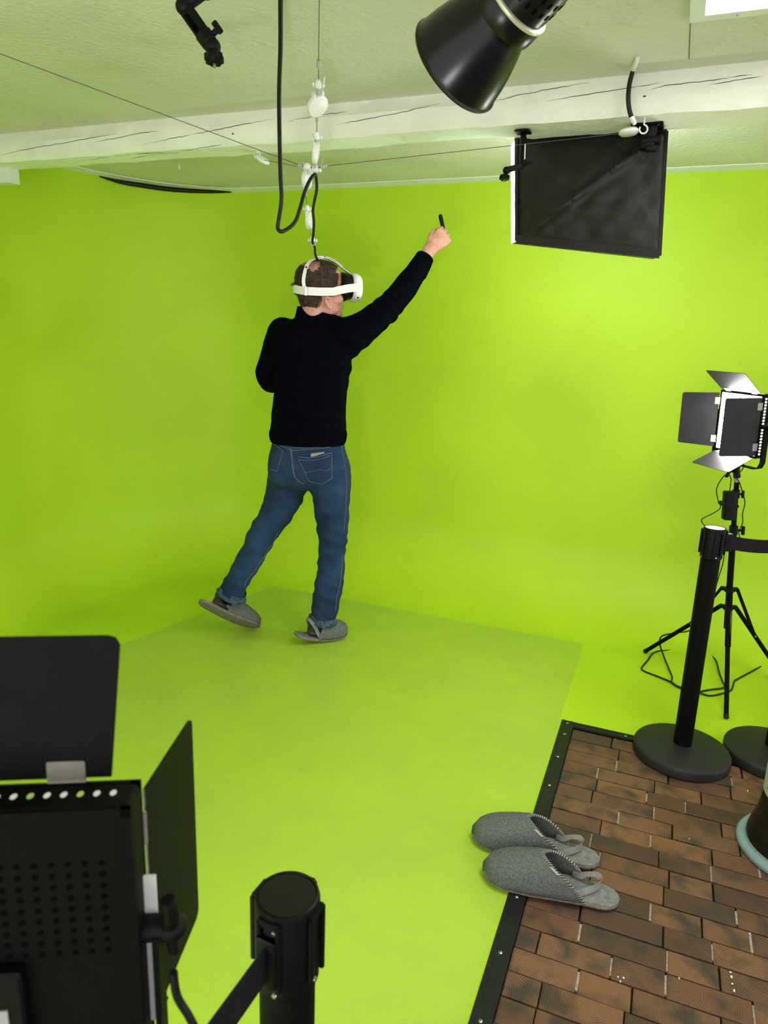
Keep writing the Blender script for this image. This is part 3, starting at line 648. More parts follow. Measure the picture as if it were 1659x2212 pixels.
# right-hand panel
YP = 3.0
CP = YY(1602, 914, YP); NP = camdir(-166 + 0); XP = camdir(-166 + 90)       # +X side is the one turned to the viewer
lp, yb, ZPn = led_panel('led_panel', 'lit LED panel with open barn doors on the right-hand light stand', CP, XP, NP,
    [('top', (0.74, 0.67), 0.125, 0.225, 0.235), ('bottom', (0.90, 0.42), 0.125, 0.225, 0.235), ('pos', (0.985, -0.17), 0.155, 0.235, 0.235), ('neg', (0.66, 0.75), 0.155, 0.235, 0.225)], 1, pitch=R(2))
ptop = YY(1592, 1034, YP); plow = YY(1573, 1312, YP)
mb = MB(); nk = yb + (ptop - yb) * 0.0
br = thing('stand_adapter', 'black tilting spigot adapter under the right-hand LED panel', 'adapter', ptop)
mb.box(yb - UP * 0.012, (0.024, 0.03, 0.024), X=XP, Y=NP, bev=0.005); mb.cyl(yb - UP * 0.014, ptop + UP * 0.004, 0.0135, 0.0145, seg=16, bev=0.002); mb.build('socket', 'black', br)
mb = MB(); kq = (yb + ptop) / 2; mb.cyl(kq, kq - RH * 0.03, 0.006, seg=12); mb.box(kq - RH * 0.034 - UP * 0.008, (0.013, 0.012, 0.042), X=RH, Y=FH, Z=(UP + RH * 0.35).normalized(), bev=0.004); mb.build('tilt_knob', 'black', br)
f1, f2 = FZ(1393, 1411), FZ(1568, 1554); f3 = FZ(1700, 1482)
light_stand('black tripod light stand carrying the lit panel at the right edge', FZ(1562, 1470), plow, ptop, [f1, f2, f3])
# power adapter strapped to the pole
pa = YY(1578, 1092, YP - 0.035); axp = (ptop - plow).normalized(); pr = thing('power_adapter', 'black power adapter strapped to the tripod light stand', 'power adapter', pa - axp * 0.07)
mb = MB(); mb.box(pa - RH * 0.006, (0.050, 0.036, 0.125), X=RH, Y=FH, Z=axp, bev=0.007); mb.build('case', 'black', pr)
mb = MB(); mb.box(pa + FH * 0.020, (0.062, 0.084, 0.016), X=RH, Y=FH, Z=axp, bev=0.012); mb.build('strap', 'belt', pr)
def cable(name, label, pts, r, sm=6, cat='cable', mt='rubber'):
    mb = MB(); mb.tube(pts, r, 8, sm=sm); return tag(mb.build(name, mt, sharp=60), label, cat)
cable('power_cable', 'thin black lead looping from the power adapter past the barrier post', [YY(u, v, YP - 0.045) for (u, v) in ((1576, 1062), (1578, 1048), (1579, 1033), (1571, 1024), (1560, 1033), (1548, 1056), (1551, 1080), (1556, 1097), (1538, 1110), (1517, 1121), (1519, 1132), (1540, 1150), (1562, 1165))] + [YY(u, v, YP - 0.03) for (u, v) in ((1564, 1190), (1562, 1215), (1553, 1245), (1546, 1270), (1540, 1300), (1530, 1340))], 0.0022)
cable('panel_cable', 'thin black lead hanging down the right side of the tripod pole', [YY(u, v, YP - 0.03) for (u, v) in ((1605, 995), (1606, 1010), (1596, 1022), (1588, 1030), (1596, 1040), (1603, 1060), (1609, 1085), (1604, 1110), (1604, 1130), (1596, 1150), (1603, 1175), (1600, 1186), (1586, 1183))], 0.0022)
fp = [YY(1530, 1340, YP - 0.03), YY(1490, 1362, YP + 0.02)] + [FZ(u, v, z) for (u, v, z) in ((1462, 1367, 0.10), (1432, 1373, 0.10), (1425, 1387, 0.07), (1432, 1413, 0.03), (1445, 1445, 0.006), (1452, 1463, 0.004), (1452, 1475, 0.004), (1475, 1487, 0.004), (1505, 1494, 0.004), (1534, 1490, 0.004), (1564, 1485, 0.004), (1560, 1470, 0.004), (1553, 1451, 0.005), (1547, 1428, 0.006), (1532, 1414, 0.006), (1505, 1406, 0.005), (1479, 1403, 0.004), (1445, 1405, 0.004), (1414, 1409, 0.004), (1398, 1428, 0.004), (1386, 1443, 0.004), (1394, 1451, 0.004), (1420, 1461, 0.004), (1451, 1474, 0.008), (1466, 1484, 0.008), (1509, 1496, 0.008), (1534, 1503, 0.004), (1564, 1497, 0.004), (1580, 1490, 0.004), (1586, 1473, 0.004), (1595, 1466, 0.004), (1659, 1433, 0.004), (1730, 1405, 0.004))]
cable('floor_cable', 'black mains lead looping over the green floor round the tripod feet', fp, 0.004, 5)
# nearest panel, seen from behind at the lower left
aL = 7.0; XL = camdir(aL); NL = camdir(aL + 90)
cr_ = D(284, 1742, 0.55)
CL = cr_ - XL * 0.125 - UP * 0.13 + NL * 0.016
hz = CL + XL * 0.125 + UP * 0.13 + NL * 0.02
en = FZ(400, 1541, hz.z); dd = en - hz; dl = dd.length; print('near door', dl, dd.dot(NL), dd.dot(XL))
lpl, ybl, _z = led_panel('led_panel', 'dark back of the LED panel in the near lower left corner', CL, XL, NL,
    [('top', (0.05, 1.0), 0.125, 0.203, 0.226), ('pos', (dd.dot(NL), dd.dot(XL)), min(max(dl, 0.12), 0.17), 0.235, 0.235), ('neg', (0.8, 0.6), 0.155, 0.235, 0.235), ('bottom', (0.8, 0.6), 0.125, 0.225, 0.235)], 1, big=True)
light_stand('black light stand under the nearest LED panel', V((ybl.x, ybl.y, 0)), V((ybl.x, ybl.y, 0.42)), ybl - UP * 0.002, [V((ybl.x - 0.38, ybl.y - 0.12, 0)), V((ybl.x + 0.10, ybl.y - 0.38, 0)), V((ybl.x - 0.02, ybl.y + 0.40, 0))])
kk = CL + XL * 0.150 - NL * 0.012
cable('panel_lead', 'black lead dangling from the nearest LED panel', [kk - UP * 0.035, kk - UP * 0.06 + XL * 0.002, kk - UP * 0.085 + XL * 0.012, kk - UP * 0.11 + XL * 0.018, kk - UP * 0.16 + XL * 0.016, kk - UP * 0.24 - XL * 0.03], 0.0036)

# ---- softbox under the beam
sb = thing('softbox', 'black softbox seen from behind, hung under the beam', 'softbox', TT(1270, 550, 2.80))
TL, BL, BRc, TR = TT(1117, 299, 2.84), TT(1117, 521, 2.84), TT(1426, 553, 2.74), TT(1441, 284, 2.74)
fo = V((0.02, 0.10, 0))
rows = []
for j in range(33):
    q = j / 32; row = []
    for i in range(41):
        p_ = i / 40; P = (BL * (1 - p_) + BRc * p_) * (1 - q) + (TL * (1 - p_) + TR * p_) * q
        edge = min(p_, 1 - p_, q, 1 - q); bul = 0.030 * min(1, edge / 0.35) ** 0.8
        dg = (q - 0.06) - (p_ - 0.07) * 1.02                          # taut diagonal fold from the lower left corner up to the mount
        bul += 0.015 * math.exp(-(dg / 0.035) ** 2) * min(1, p_ * 5) * min(1, (1.05 - p_) * 3)
        bul += 0.003 * math.sin((p_ * 3.1 - q * 2.1) * 9 + 2 * noise.noise(V((p_ * 3, q * 3, 0)))) * min(1, edge * 9) * (0.4 + 0.6 * math.exp(-(dg / 0.2) ** 2))
        bul += 0.006 * noise.noise(V((p_ * 7, q * 7, 3))) * min(1, edge * 8)
        row.append(P + V((-0.1, -1, 0)).normalized() * bul)
    rows.append(row)
mb = MB(); mb.grid(rows); mb.build('back_fabric', 'nylon', sb, 50)
ed = [BL, BRc, TR, TL]; fr = [BL + fo + V((-0.064, 0, 0.004)), BRc + fo + V((-0.045, 0, 0)), TR + fo + V((-0.045, 0, 0.004)), TL + fo + V((-0.064, 0, 0.004))]
mb = MB(); mb.add(ed + fr, [(0, 1, 5, 4), (1, 2, 6, 5), (2, 3, 7, 6)]); mb.build('side_fabric', 'nylon', sb)
mb = MB(); mb.add([ed[3], ed[0], fr[0], fr[3]], [(0, 1, 2, 3)]); mb.build('side_liner', 'em_soft', sb)
mb = MB(); cc = sum(fr, V()) / 4; nrm = (fr[1] - fr[0]).cross(fr[3] - fr[0]).normalized()
mb.plate([p + (cc - p).normalized() * 0.01 for p in fr], 0.004); mb.build('diffuser', 'em_soft', sb)
mb = MB()                                                             # hem along the lower edge and both sides
for (a, b, w_) in ((BL, BRc, 0.030), (BL, TL, 0.012), (BRc, TR, 0.010), (TL, TR, 0.010)):
    P = [a + (b - a) * (k / 14) + V((-0.1, -1, 0)) * (0.008 + 0.003 * noise.noise(V((k * 0.9, a.x * 9, a.z * 5)))) + UP * (0.006 if w_ > 0.02 else 0) for k in range(15)]
    mb.ribbon(P, UP if abs((b - a).z) < 0.1 else (BRc - BL), w_, 0.006)
mb.build('hem', 'nylon', sb, 50)
mb = MB(); mb.tube([hp + V((0, -0.034, 0)) for hp in (BL * 0.10 + BRc * 0.02 + TL * 0 + (BL * 0.88), BL * 0.55 + TR * 0.45)], 0.001, 5)
# mounting head at the upper right of the softbox
mh = TT(1404, 312, 2.685); hd = thing('softbox_mount', 'black mounting head clamping the softbox to the beam', 'mount', mh - UP * 0.03)
pz = TT(1398, 281, 2.70); pz.z = ZB - 0.006
mb = MB(); mb.box(V((pz.x, pz.y - 0.005, ZB - 0.005)), (0.10, 0.07, 0.008), bev=0.004); mb.build('plate', 'black_metal', hd)
mb = MB(); mb.box((pz + mh) / 2 + V((0, 0, 0)), (0.050, 0.045, (pz.z - mh.z) + 0.03), bev=0.008); mb.cyl(mh + V((-0.028, 0, 0.012)), mh + V((0.034, 0, 0.012)), 0.018, seg=18, bev=0.003); mb.build('clamp_body', 'black', hd)
mb = MB(); mb.box(mh + V((0.006, -0.014, -0.016)), (0.040, 0.024, 0.018), bev=0.006); mb.cyl(mh + V((0.026, -0.026, -0.016)), mh + V((0.026, -0.006, -0.016)), 0.007, seg=12); mb.build('lever', 'grey_plastic' if 0 else 'black', hd)
for dx in (-0.035, 0.035): mb = MB(); mb.ell(V((pz.x + dx, pz.y - 0.032, ZB - 0.0095)), 0.004, 0.004, 0.0015, nu=10, nv=6); mb.build('screw', 'steel', hd)

# ---- jointed camera arms
def knob(mb, p, ax, r=0.012, h=0.014, n=8):
    x, y, ax = basis(ax); pr = []
    for l, (a, sc_) in enumerate(((0, 0.8), (h * 0.15, 1), (h * 0.85, 1), (h, 0.8))):
        pr.append([p + ax * a + (x * math.cos(2 * math.pi * k / 48) + y * math.sin(2 * math.pi * k / 48)) * (r * sc_ * (1 + 0.08 * math.cos(n * 2 * math.pi * k / 48))) for k in range(48)])
    o = len(mb.v); mb.v += [q for l in pr for q in l]
    for l in range(3):
        for k in range(48): mb.f.append((o + l * 48 + k, o + l * 48 + (k + 1) % 48, o + (l + 1) * 48 + (k + 1) % 48, o + (l + 1) * 48 + k))
    mb.f += [tuple(o + k for k in range(47, -1, -1)), tuple(o + 144 + k for k in range(48))]
dA = 1.42
a0, a1, a2, a3 = D(436, -14, dA), D(397, 14, dA), D(447, 85, dA), D(459, 101, dA)
ar = thing('camera_arm', 'black jointed camera arm hanging from the ceiling at the upper left', 'camera arm', D(462, 142, dA), 'black jointed camera arms')
sdv = (a2 - a1).normalized(); vw = (a1 - CAMP).normalized(); sx_ = sdv.cross(vw).normalized()
mb = MB(); mb.tube([a1 + (a0 - a1) * 0.0, a0 + (a0 - a1) * 0.3], 0.0125, 14); mb.build('upper_link', 'black', ar)
ctop = V((a0.x + 0.01, a0.y - 0.02, ZC)); mb = MB(); mb.tube([a0 + (a0 - a1) * 0.2, a0 * 0.5 + ctop * 0.5, ctop], 0.011, 12); mb.ell(a0 + (a0 - a1) * 0.25, 0.017); mb.build('ball_post', 'black', ar)
mb = MB(); mb.box(ctop - UP * 0.004, (0.07, 0.07, 0.008), bev=0.008); mb.build('ceiling_plate', 'black', ar)
mb = MB(); mb.ell(a1, 0.0165, nu=18); mb.build('elbow', 'black', ar)
mb = MB(); mb.box((a1 + a2) / 2, ((a2 - a1).length, 0.030, 0.024), X=sdv, Y=sx_, Z=vw, bev=0.006); lo_ = mb.build('lower_link', 'black', ar)
mb = MB()
for q in (0.30, 0.48, 0.66): mb.box(a1 + (a2 - a1) * q + sx_ * -0.006 - vw * 0.0125, (0.024 * (a2 - a1).length / 0.09, 0.010, 0.0025), X=sdv, Y=sx_, Z=vw)
mb.build('recess', 'ink', lo_)
mb = MB(); mb.cyl(a2 - sdv * 0.014, a2 + sdv * 0.012, 0.0175, 0.0165, seg=20, bev=0.002); mb.ell(a3, 0.0165, nu=20); mb.build('socket', 'black', ar)
wg = a2 + sx_ * (0.02 if sx_.dot(_R0) > 0 else -0.02); sxr = sx_ if sx_.dot(_R0) > 0 else -sx_
mb = MB(); mb.cyl(a2 + sxr * 0.012, a2 + sxr * 0.026, 0.006, seg=12); mb.box(a2 + sxr * 0.030 + (sxr * 0.1 - sdv).normalized() * 0.004, (0.012, 0.030, 0.010), X=sxr, Y=-sdv, Z=vw, bev=0.004); mb.build('wing_nut', 'black', ar)
a4 = D(461, 113, dA); a5 = D(462, 119, dA); a6 = D(463, 138, dA); axk = (a6 - a5).normalized()
mb = MB(); mb.cyl(a3, a5, 0.0062, seg=12); mb.build('neck', 'black', ar)
mb = MB(); knob(mb, a5 - axk * 0.002, axk, 0.0182, (a6 - a5).length * 0.96); mb.cyl(a5 - axk * 0.006, a5, 0.011, 0.013, seg=16); mb.build('thumb_wheel', 'black', ar)
mb = MB(); mb.cyl(a6, a6 + axk * 0.007, 0.0032, seg=10); mb.build('screw', 'steel', ar)
dB = 2.37
b0 = FZ(1130, 284, ZB - 0.004); dB = dep(b0)
b1, b2, b3, b4, b5 = D(1131, 301, dB), D(1129, 357, dB), D(1094, 368, dB), D(1090, 379, dB), D(1089, 391, dB)
ar = thing('camera_arm', 'black jointed camera arm under the beam at the corner of the softbox', 'camera arm', b5, 'black jointed camera arms')
mb = MB(); mb.box(V((b0.x, b0.y, ZB - 0.006)), (0.052, 0.052, 0.006), bev=0.004); mb.build('beam_plate', 'black', ar)
mb = MB(); mb.cyl(V((b0.x, b0.y, ZB - 0.008)), b1, 0.010, seg=12); mb.ell(b1, 0.012); mb.build('ball_post', 'black', ar)
mb = MB(); mb.box((b1 + b2) / 2, (0.022, 0.024, (b1 - b2).length), X=_R0, Y=FH, Z=(b1 - b2).normalized(), bev=0.005); up_ = mb.build('upper_link', 'black', ar)
mb = MB()
for q in (0.3, 0.5, 0.7): mb.box(b1 + (b2 - b1) * q + _R0 * 0.004 - FH * 0.0125, (0.004, 0.002, 0.018), X=_R0, Y=FH, Z=(b1 - b2).normalized())
mb.build('bright_slot', 'offwhite', up_)
mb = MB(); mb.box((b2 + b3) / 2, ((b2 - b3).length, 0.020, 0.018), X=(b2 - b3).normalized(), Y=FH, Z=(b2 - b3).normalized().cross(FH), bev=0.005); mb.ell(b3, 0.0125); mb.build('lower_link', 'black', ar)
mb = MB(); mb.tube([b2, b2 + _R0 * 0.018 + _U0 * 0.008, b2 + _R0 * 0.032 + _U0 * 0.012], [0.006, 0.005, 0.004], 8); mb.build('lever', 'black', ar)
mb = MB(); mb.cyl(b3, b4, 0.005, seg=12); mb.build('neck', 'black', ar)
mb = MB(); knob(mb, b4, (b5 - b4).normalized(), 0.0165, (b5 - b4).length * 0.75); mb.build('thumb_wheel', 'black', ar)
mb = MB(); mb.cyl(b5 - (b5 - b4) * 0.25, b5 + (b5 - b4) * 0.15, 0.0028, seg=10); mb.build('screw', 'steel', ar)

# ---- reflector lamp at the top of the picture
dl_ = 1.36; sc_ = dl_ / FPX * 1.02
rc_ = D(986, 142, dl_)
vwl = (rc_ - CAMP).normalized(); axI = (_R * 0.664 + _U * 0.747); axI = (axI - vwl * axI.dot(vwl)).normalized()   # from the rim to the lamp body
axb = (axI * 0.90 - vwl * 0.43).normalized()
lm = thing('reflector_lamp', 'black bell reflector lamp hanging from the ceiling at the top', 'studio lamp', rc_ - UP * 0.08)
def pf(l): return [(r * sc_, a * sc_ / 0.9) for (r, a) in l]
mb = MB(); outer = pf([(105, -4), (110, -3), (112, 1), (109, 4), (108, 6), (106, 16), (101, 38), (93, 64), (83, 90), (75, 108), (70, 118), (68, 128), (68, 140)]); inner = pf([(66, 138), (67, 122), (73, 106), (90, 64), (98, 38), (103, 14), (105, -4)])
n0 = len(mb.v); mb.lathe(outer + inner, rc_, axb, 72); mb.f = [f for f in mb.f if len(f) == 4]; mb.build('reflector', 'black_gloss', lm, 50)
mb = MB(); mb.lathe(pf([(70, 118), (77, 120), (78, 126), (78, 150), (76, 154), (70, 154)]), rc_, axb, 56); mb.build('collar', 'black_gloss', lm)
mb = MB(); mb.lathe(pf([(74, 152), (79, 153), (80, 156), (79, 159), (74, 160)]), rc_, axb, 56); mb.build('clamp_band', 'brass', lm)
mb = MB(); mb.lathe(pf([(72, 156), (72, 200), (70, 260), (68, 330), (62, 338), (30, 341)]), rc_, axb, 48); bd = mb.build('lamp_body', 'black_gloss', lm)
xx, yy, _a = basis(axb); seen = []
for k in range(24):
    t = 2 * math.pi * k / 24; rd = xx * math.cos(t) + yy * math.sin(t)
    for (al) in (185, 205):
        mb = MB(); mb.box(rc_ + axb * (al * sc_ / 0.9) + rd * (71.0 * sc_), (0.011, 0.006, 0.004), X=axb, Y=axb.cross(rd), Z=rd, bev=0.002); mb.build('vent_slot', 'ink', bd)
side = (_R * 0.747 - _U * 0.664)                      # to the lower right in the picture
mb = MB(); q = rc_ + axb * (195 * sc_) + (side * 0.9 - _F * 0.42).normalized() * (70 * sc_)
fin = (side * 0.9 - _F * 0.42).normalized(); mb.box(q, (0.075, 0.050, 0.012), X=axb, Y=axb.cross(fin), Z=fin, bev=0.012); mb.build('side_boss', 'black', lm)
mb = MB(); q2 = rc_ + axb * (157 * sc_ / 0.9) + (side * 0.55 - _F * 0.85).normalized() * (80 * sc_); nq = (side * 0.55 - _F * 0.85).normalized(); mb.box(q2, (0.016, 0.020, 0.006), X=axb, Y=axb.cross(nq), Z=nq, bev=0.002); bk_ = mb.build('band_buckle', 'hinge', lm)
mb = MB(); mb.ell(q2 + nq * 0.004 + axb.cross(nq) * 0.006, 0.004, nu=10, nv=6); mb.build('screw', 'steel', bk_)
mb = MB(); mb.lathe(pf([(60, 124), (60, 127), (20, 127.5)]), rc_, axb, 36); mb.build('lit_tube', 'em_bulb', lm)
e0 = rc_ + axb * (300 * sc_ / 0.9); e1 = V((e0.x + 0.06, e0.y - 0.02, ZC)); mb = MB(); mb.tube([e0, e0 * 0.5 + e1 * 0.5, e1], 0.014, 14); mb.build('mount_arm', 'black_metal', lm)
mb = MB(); mb.box(e1 - UP * 0.005, (0.09, 0.09, 0.01), bev=0.01); mb.build('ceiling_plate', 'black_metal', lm)

# ---- cable pulleys and their wires
node = D(681, 366, 2.40); H_A = D(690, -22, 1.72)
def spin_clip(mb, p, ax, s=1.0):
    x = (_R0 - ax * _R0.dot(ax)).normalized(); y = ax.cross(x)
    mb.lathe([(0.004 * s, -0.010 * s), (0.010 * s, -0.007 * s), (0.0105 * s, 0.002 * s), (0.006 * s, 0.012 * s), (0.003 * s, 0.014 * s)], p, ax, 18)
    for e in (-1, 1): mb.ell(p + x * (0.0145 * s * e) - ax * 0.002 * s, 0.0045 * s, 0.005 * s, 0.006 * s, nu=10, nv=6)
def pulley(label, clip_p, body_p, ax, flat, rad=0.034, thick=0.017, lever=None, name='cable_pulley'):
    th = thing(name, label, 'cable pulley', body_p - UP * rad, 'white retractable cable pulleys')
    ax = ax.normalized(); fl_ = (flat - ax * flat.dot(ax)).normalized()          # fl_: normal of the flat round face
    sd = ax.cross(fl_)
    mb = MB(); h = thick / 2
    mb.lathe([(rad * 0.80, -h), (rad * 0.95, -h * 0.82), (rad, -h * 0.35), (rad, h * 0.35), (rad * 0.95, h * 0.82), (rad * 0.80, h)], body_p, fl_, 40)
    mb.box(body_p + ax * (rad * 1.02) + sd * (rad * 0.42), (rad * 0.55, rad * 0.18, thick * 0.8), X=ax, Y=sd, Z=fl_); mb.box(body_p + ax * (rad * 1.02) - sd * (rad * 0.42), (rad * 0.55, rad * 0.18, thick * 0.8), X=ax, Y=sd, Z=fl_)
    bo_ = mb.build('reel_body', 'white', th, 40)
    mb = MB(); mb.lathe([(rad * 0.78, h), (rad * 0.74, h + 0.0008), (rad * 0.1, h + 0.0008)], body_p, fl_, 32); mb.lathe([(rad * 0.78, h), (rad * 0.74, h + 0.0008), (rad * 0.1, h + 0.0008)], body_p, -fl_, 32); mb.build('cover', 'white', th)
    mb = MB(); t_ = body_p + ax * (rad * 1.1); mb.tube([t_, clip_p - ax * 0.004], 0.0058, 10); mb.build('swivel', 'grey_plastic', th)
    mb = MB(); spin_clip(mb, clip_p, ax); mb.build('clip', 'white', th)
    if lever: mb = MB(); mb.ribbon([clip_p + lever * 0.014 - ax * 0.010, clip_p + lever * 0.017 + ax * 0.022], lever.cross(ax), 0.008, 0.0035); mb.build('clip_lever', 'white', th)
    mb = MB(); e_ = body_p - ax * rad; mb.cyl(e_ + ax * 0.003, e_ - ax * 0.020, 0.0052, 0.0042, seg=12, bev=0.001); mb.build('wire_stop', 'grey_plastic', th)
    return e_ - ax * 0.018
def wire(label, pts, r=0.0011): return cable('steel_wire', label, pts, r, 0, 'wire', 'wire')
cA, pA = D(688, 182, 2.06), D(686, 228, 2.12); axA = (cA - pA)
eA = pulley('white cable pulley showing its round face, topmost of the hanging chain', cA, pA, axA, (-_F * 0.9 + _R * 0.35), lever=_R0)
ws = D(688, 138, 1.99); wire('thin steel wire dropping from the ceiling to the topmost pulley', [H_A, ws, cA + axA.normalized() * 0.012])
mb = MB(); wax = (ws - cA).normalized(); mb.cyl(ws - wax * 0.012, ws + wax * 0.012, 0.0062, seg=12, bev=0.001); tag(mb.build('wire_stop', 'grey_plastic'), 'grey crimped stop on the wire above the topmost pulley', 'wire stop')
cB, pB = D(684, 293, 2.25), D(682, 330, 2.30); eB = pulley('white cable pulley seen edge-on directly above the wire junction', cB, pB, cB - pB, (_R * 0.97 - _F * 0.2))
wire('short steel wire between the two upper pulleys', [eA, cB + (cB - pB).normalized() * 0.012])
# junction clip
jn = thing('wire_junction', 'white swivel clip where the overhead wires meet', 'clip', node - UP * 0.02)
mb = MB(); spin_clip(mb, node, UP, 1.15); mb.ell(node - _R0 * 0.028 + UP * 0.008, 0.014, 0.010, 0.012); mb.build('clip', 'white', jn)
mb = MB(); mb.ribbon([node + _R0 * 0.018 - UP * 0.004, node + _R0 * 0.026 + UP * 0.036], FH, 0.008, 0.003); mb.build('clip_lever', 'grey_plastic', jn)
mb = MB(); mb.ribbon([node - _R0 * 0.030 + UP * 0.004, node - _R0 * 0.042 + UP * 0.022], FH, 0.010, 0.003); mb.build('clip_lever', 'grey_plastic', jn)
mb = MB()
stops = [D(648, 357, 2.40), D(651, 361, 2.41), D(700, 359, 2.40)]
for s_ in stops: d_ = (s_ - node).normalized(); mb.cyl(s_ - d_ * 0.009, s_ + d_ * 0.011, 0.0055, seg=10, bev=0.001)
mb.build('wire_stop', 'grey_plastic', jn)
mb = MB()
for s_ in stops: mb.tube([node + UP * 0.004, s_], 0.0012, 6)
mb.build('wire_end', 'wire', jn)
cC, pC = D(671, 371, 2.47), D(663, 388, 2.50); eC = pulley('white cable pulley hanging just under the wire junction', cC, pC, UP + _R0 * 0.05, (_R * 0.93 - _F * 0.3), rad=0.033)
cD, pD = D(664, 450, 2.86), D(668, 476, 2.90); eD = pulley('white cable pulley closest to the headset, lowest of the chain', cD, pD, cD - pD, (_R * 0.95 - _F * 0.25), rad=0.036)
wire('short steel wire between the two lower pulleys', [eC, cD + (cD - pD).normalized() * 0.012])
clipD = D(675, 518, 2.98); tc_ = thing('cable_clip', 'small white clip holding the black cable above the headset', 'clip', clipD - UP * 0.02)
mb = MB(); spin_clip(mb, clipD, UP, 1.1); mb.build('clip', 'white', tc_)
mb = MB(); mb.tube([clipD + _R0 * 0.014, clipD + _R0 * 0.010 - UP * 0.016, clipD - UP * 0.022, clipD - _R0 * 0.010 - UP * 0.016, clipD - _R0 * 0.014], 0.003, 8, sm=4); mb.build('loop', 'grey_plastic', tc_)
wire('short steel wire from the lowest pulley to the cable clip', [eD, clipD + UP * 0.012])
# hooks with reels on the beam
def hook_reel(label, hook_p, reel_c, d):
    th = thing('cable_pulley', label, 'cable pulley', reel_c - UP * 0.03, 'white reels hooked to the beam'); d = d.normalized()
    mb = MB(); fl_ = (UP - d * UP.dot(d)).normalized(); h = 0.0085; rad = 0.031
    mb.lathe([(rad * 0.8, -h), (rad, -h * 0.4), (rad, h * 0.4), (rad * 0.8, h)], reel_c, fl_, 36); mb.build('reel_body', 'white', th, 40)
    mb = MB(); c_ = hook_p; mb.tube([reel_c + d * -0.03, c_ + d * 0.012], 0.004, 8); mb.build('swivel', 'grey_plastic', th)
    mb = MB(); P = [V((hook_p.x, hook_p.y, ZB + 0.004)), V((hook_p.x, hook_p.y, ZB - 0.006))]
    for k in range(10): a = R(90 - k * 33); P.append(hook_p + _R0 * (0.013 * math.cos(a)) + UP * (0.013 * math.sin(a)))
    mb.tube(P, 0.0026, 8); mb.build('hook', 'white', th)
hr = TT(1390, 279, 2.615); rr_ = D(1358, 285, dep(hr) + 0.02)
hook_reel('white reel hooked under the beam in front of the softbox', hr, rr_, rr_ - hr)
wire('thin steel wire from the junction across to the reel by the softbox', [stops[2], rr_ - (rr_ - hr).normalized() * -0.031])
hl = FZ(556, 336, ZB - 0.016); rl = D(567, 345, dep(hl) - 0.01)
hook_reel('white reel hooked under the beam left of the hanging chain', hl, rl, rl - hl)
wire('thin steel wire from the left reel to the junction', [rl + (stops[1] - rl).normalized() * 0.031, stops[1]])
wl_ = D(-60, 92, 1.86); wl_.z = min(wl_.z, ZC - 0.01)
wire('thin steel wire running up to the ceiling at the left edge', [stops[0], D(0, 116, 1.93), wl_])
# black cable: ceiling, loop, junction, clip, headset
CABLE_END = YY(688, 566, 3.30)
cp = [D(607, -40, 1.70), D(606, 0, 1.74), D(606, 100, 1.85), D(603, 200, 1.96), D(604, 300, 2.06), D(606, 380, 2.13), D(608, 430, 2.17), D(603, 470, 2.19), D(600, 492, 2.20), D(607, 500, 2.20), D(622, 494, 2.22), D(638, 478, 2.25), D(648, 450, 2.29), D(658, 415, 2.33), D(670, 388, 2.37), D(680, 377, 2.385),
      D(683, 385, 2.41), D(684, 410, 2.5), D(679, 435, 2.62), D(676, 455, 2.7), D(678, 480, 2.82), D(677, 505, 2.93), D(675, 522, 2.965), D(680, 535, 3.02), D(681, 550, 3.08), CABLE_END]
rl_ = [0.0062] * 16 + [0.0056] * 8 + [0.0046] * 4
mb = MB(); mb.tube(cp, rl_, 10, sm=6); tag(mb.build('headset_cable', 'rubber', sharp=60), 'thick black cable looping from the ceiling through the clips to the headset', 'cable')
# cable stub on the beam
k0, k1 = FZ(1377, 126, ZC - 0.004), TT(1371, 267, 2.570)
cs = [k0, TT(1368, 150, 2.53), TT(1360, 180, 2.535), TT(1357, 212, 2.535), TT(1360, 240, 2.545), TT(1366, 256, 2.555), k1]
stub = thing('cable_stub', 'short black cable stub with white painted ends on the beam', 'cable', k1)
mb = MB(); mb.tube(cs[1:6], 0.0072, 10, sm=5); mb.build('sheath', 'rubber', stub)
mb = MB(); mb.tube([k0, cs[1], cs[1] * 0.7 + cs[2] * 0.3], [0.006, 0.0082, 0.0080], 10, sm=3); mb.build('painted_end', 'offwhite', stub); mb = MB(); mb.tube([cs[5] * 0.8 + cs[4] * 0.2, cs[5], k1], [0.0080, 0.0082, 0.007], 10, sm=3); mb.build('painted_end', 'offwhite', stub)
# black cable along the top of the curved wall
cw = [FZ(u, v, ZC - 0.03) for (u, v) in ((215, 381), (260, 393), (310, 401), (360, 408), (410, 412), (460, 414), (500, 415))]
cable('wall_cable', 'black cable along the top of the curved green wall', cw, [0.003, 0.012, 0.014, 0.014, 0.013, 0.010, 0.003], 5)

# ---- bin at the right edge
bc = V((0.538, 2.219, 0)); bn = thing('bin', 'black flared bin with pale blue foot ring at the right edge', 'bin', bc)
mb = MB(); mb.lathe([(0.172, 0.001), (0.179, 0.004), (0.180, 0.014), (0.176, 0.020), (0.166, 0.022), (0.160, 0.024), (0.158, 0.030)], bc, UP, 80); mb.build('foot_ring', 'bin_ring', bn, 30)
mb = MB(); mb.lathe([(0.157, 0.022), (0.154, 0.045), (0.146, 0.075), (0.137, 0.105), (0.131, 0.14), (0.128, 0.18), (0.127, 0.24), (0.126, 0.44), (0.130, 0.45), (0.130, 0.46), (0.124, 0.462), (0.122, 0.44), (0.122, 0.06)], bc, UP, 80); mb.build('body', 'bin', bn, 40)
rows = []
for j in range(8):
    z = 0.19 + 0.20 * j / 7; rows.append([bc + V((math.cos(a), math.sin(a), 0)) * 0.1285 + UP * z for a in [R(165 + 5 * i) for i in range(24)]])
mb = MB(); mb.grid(rows); lb_ = mb.build('paper_label', 'paper', bn)
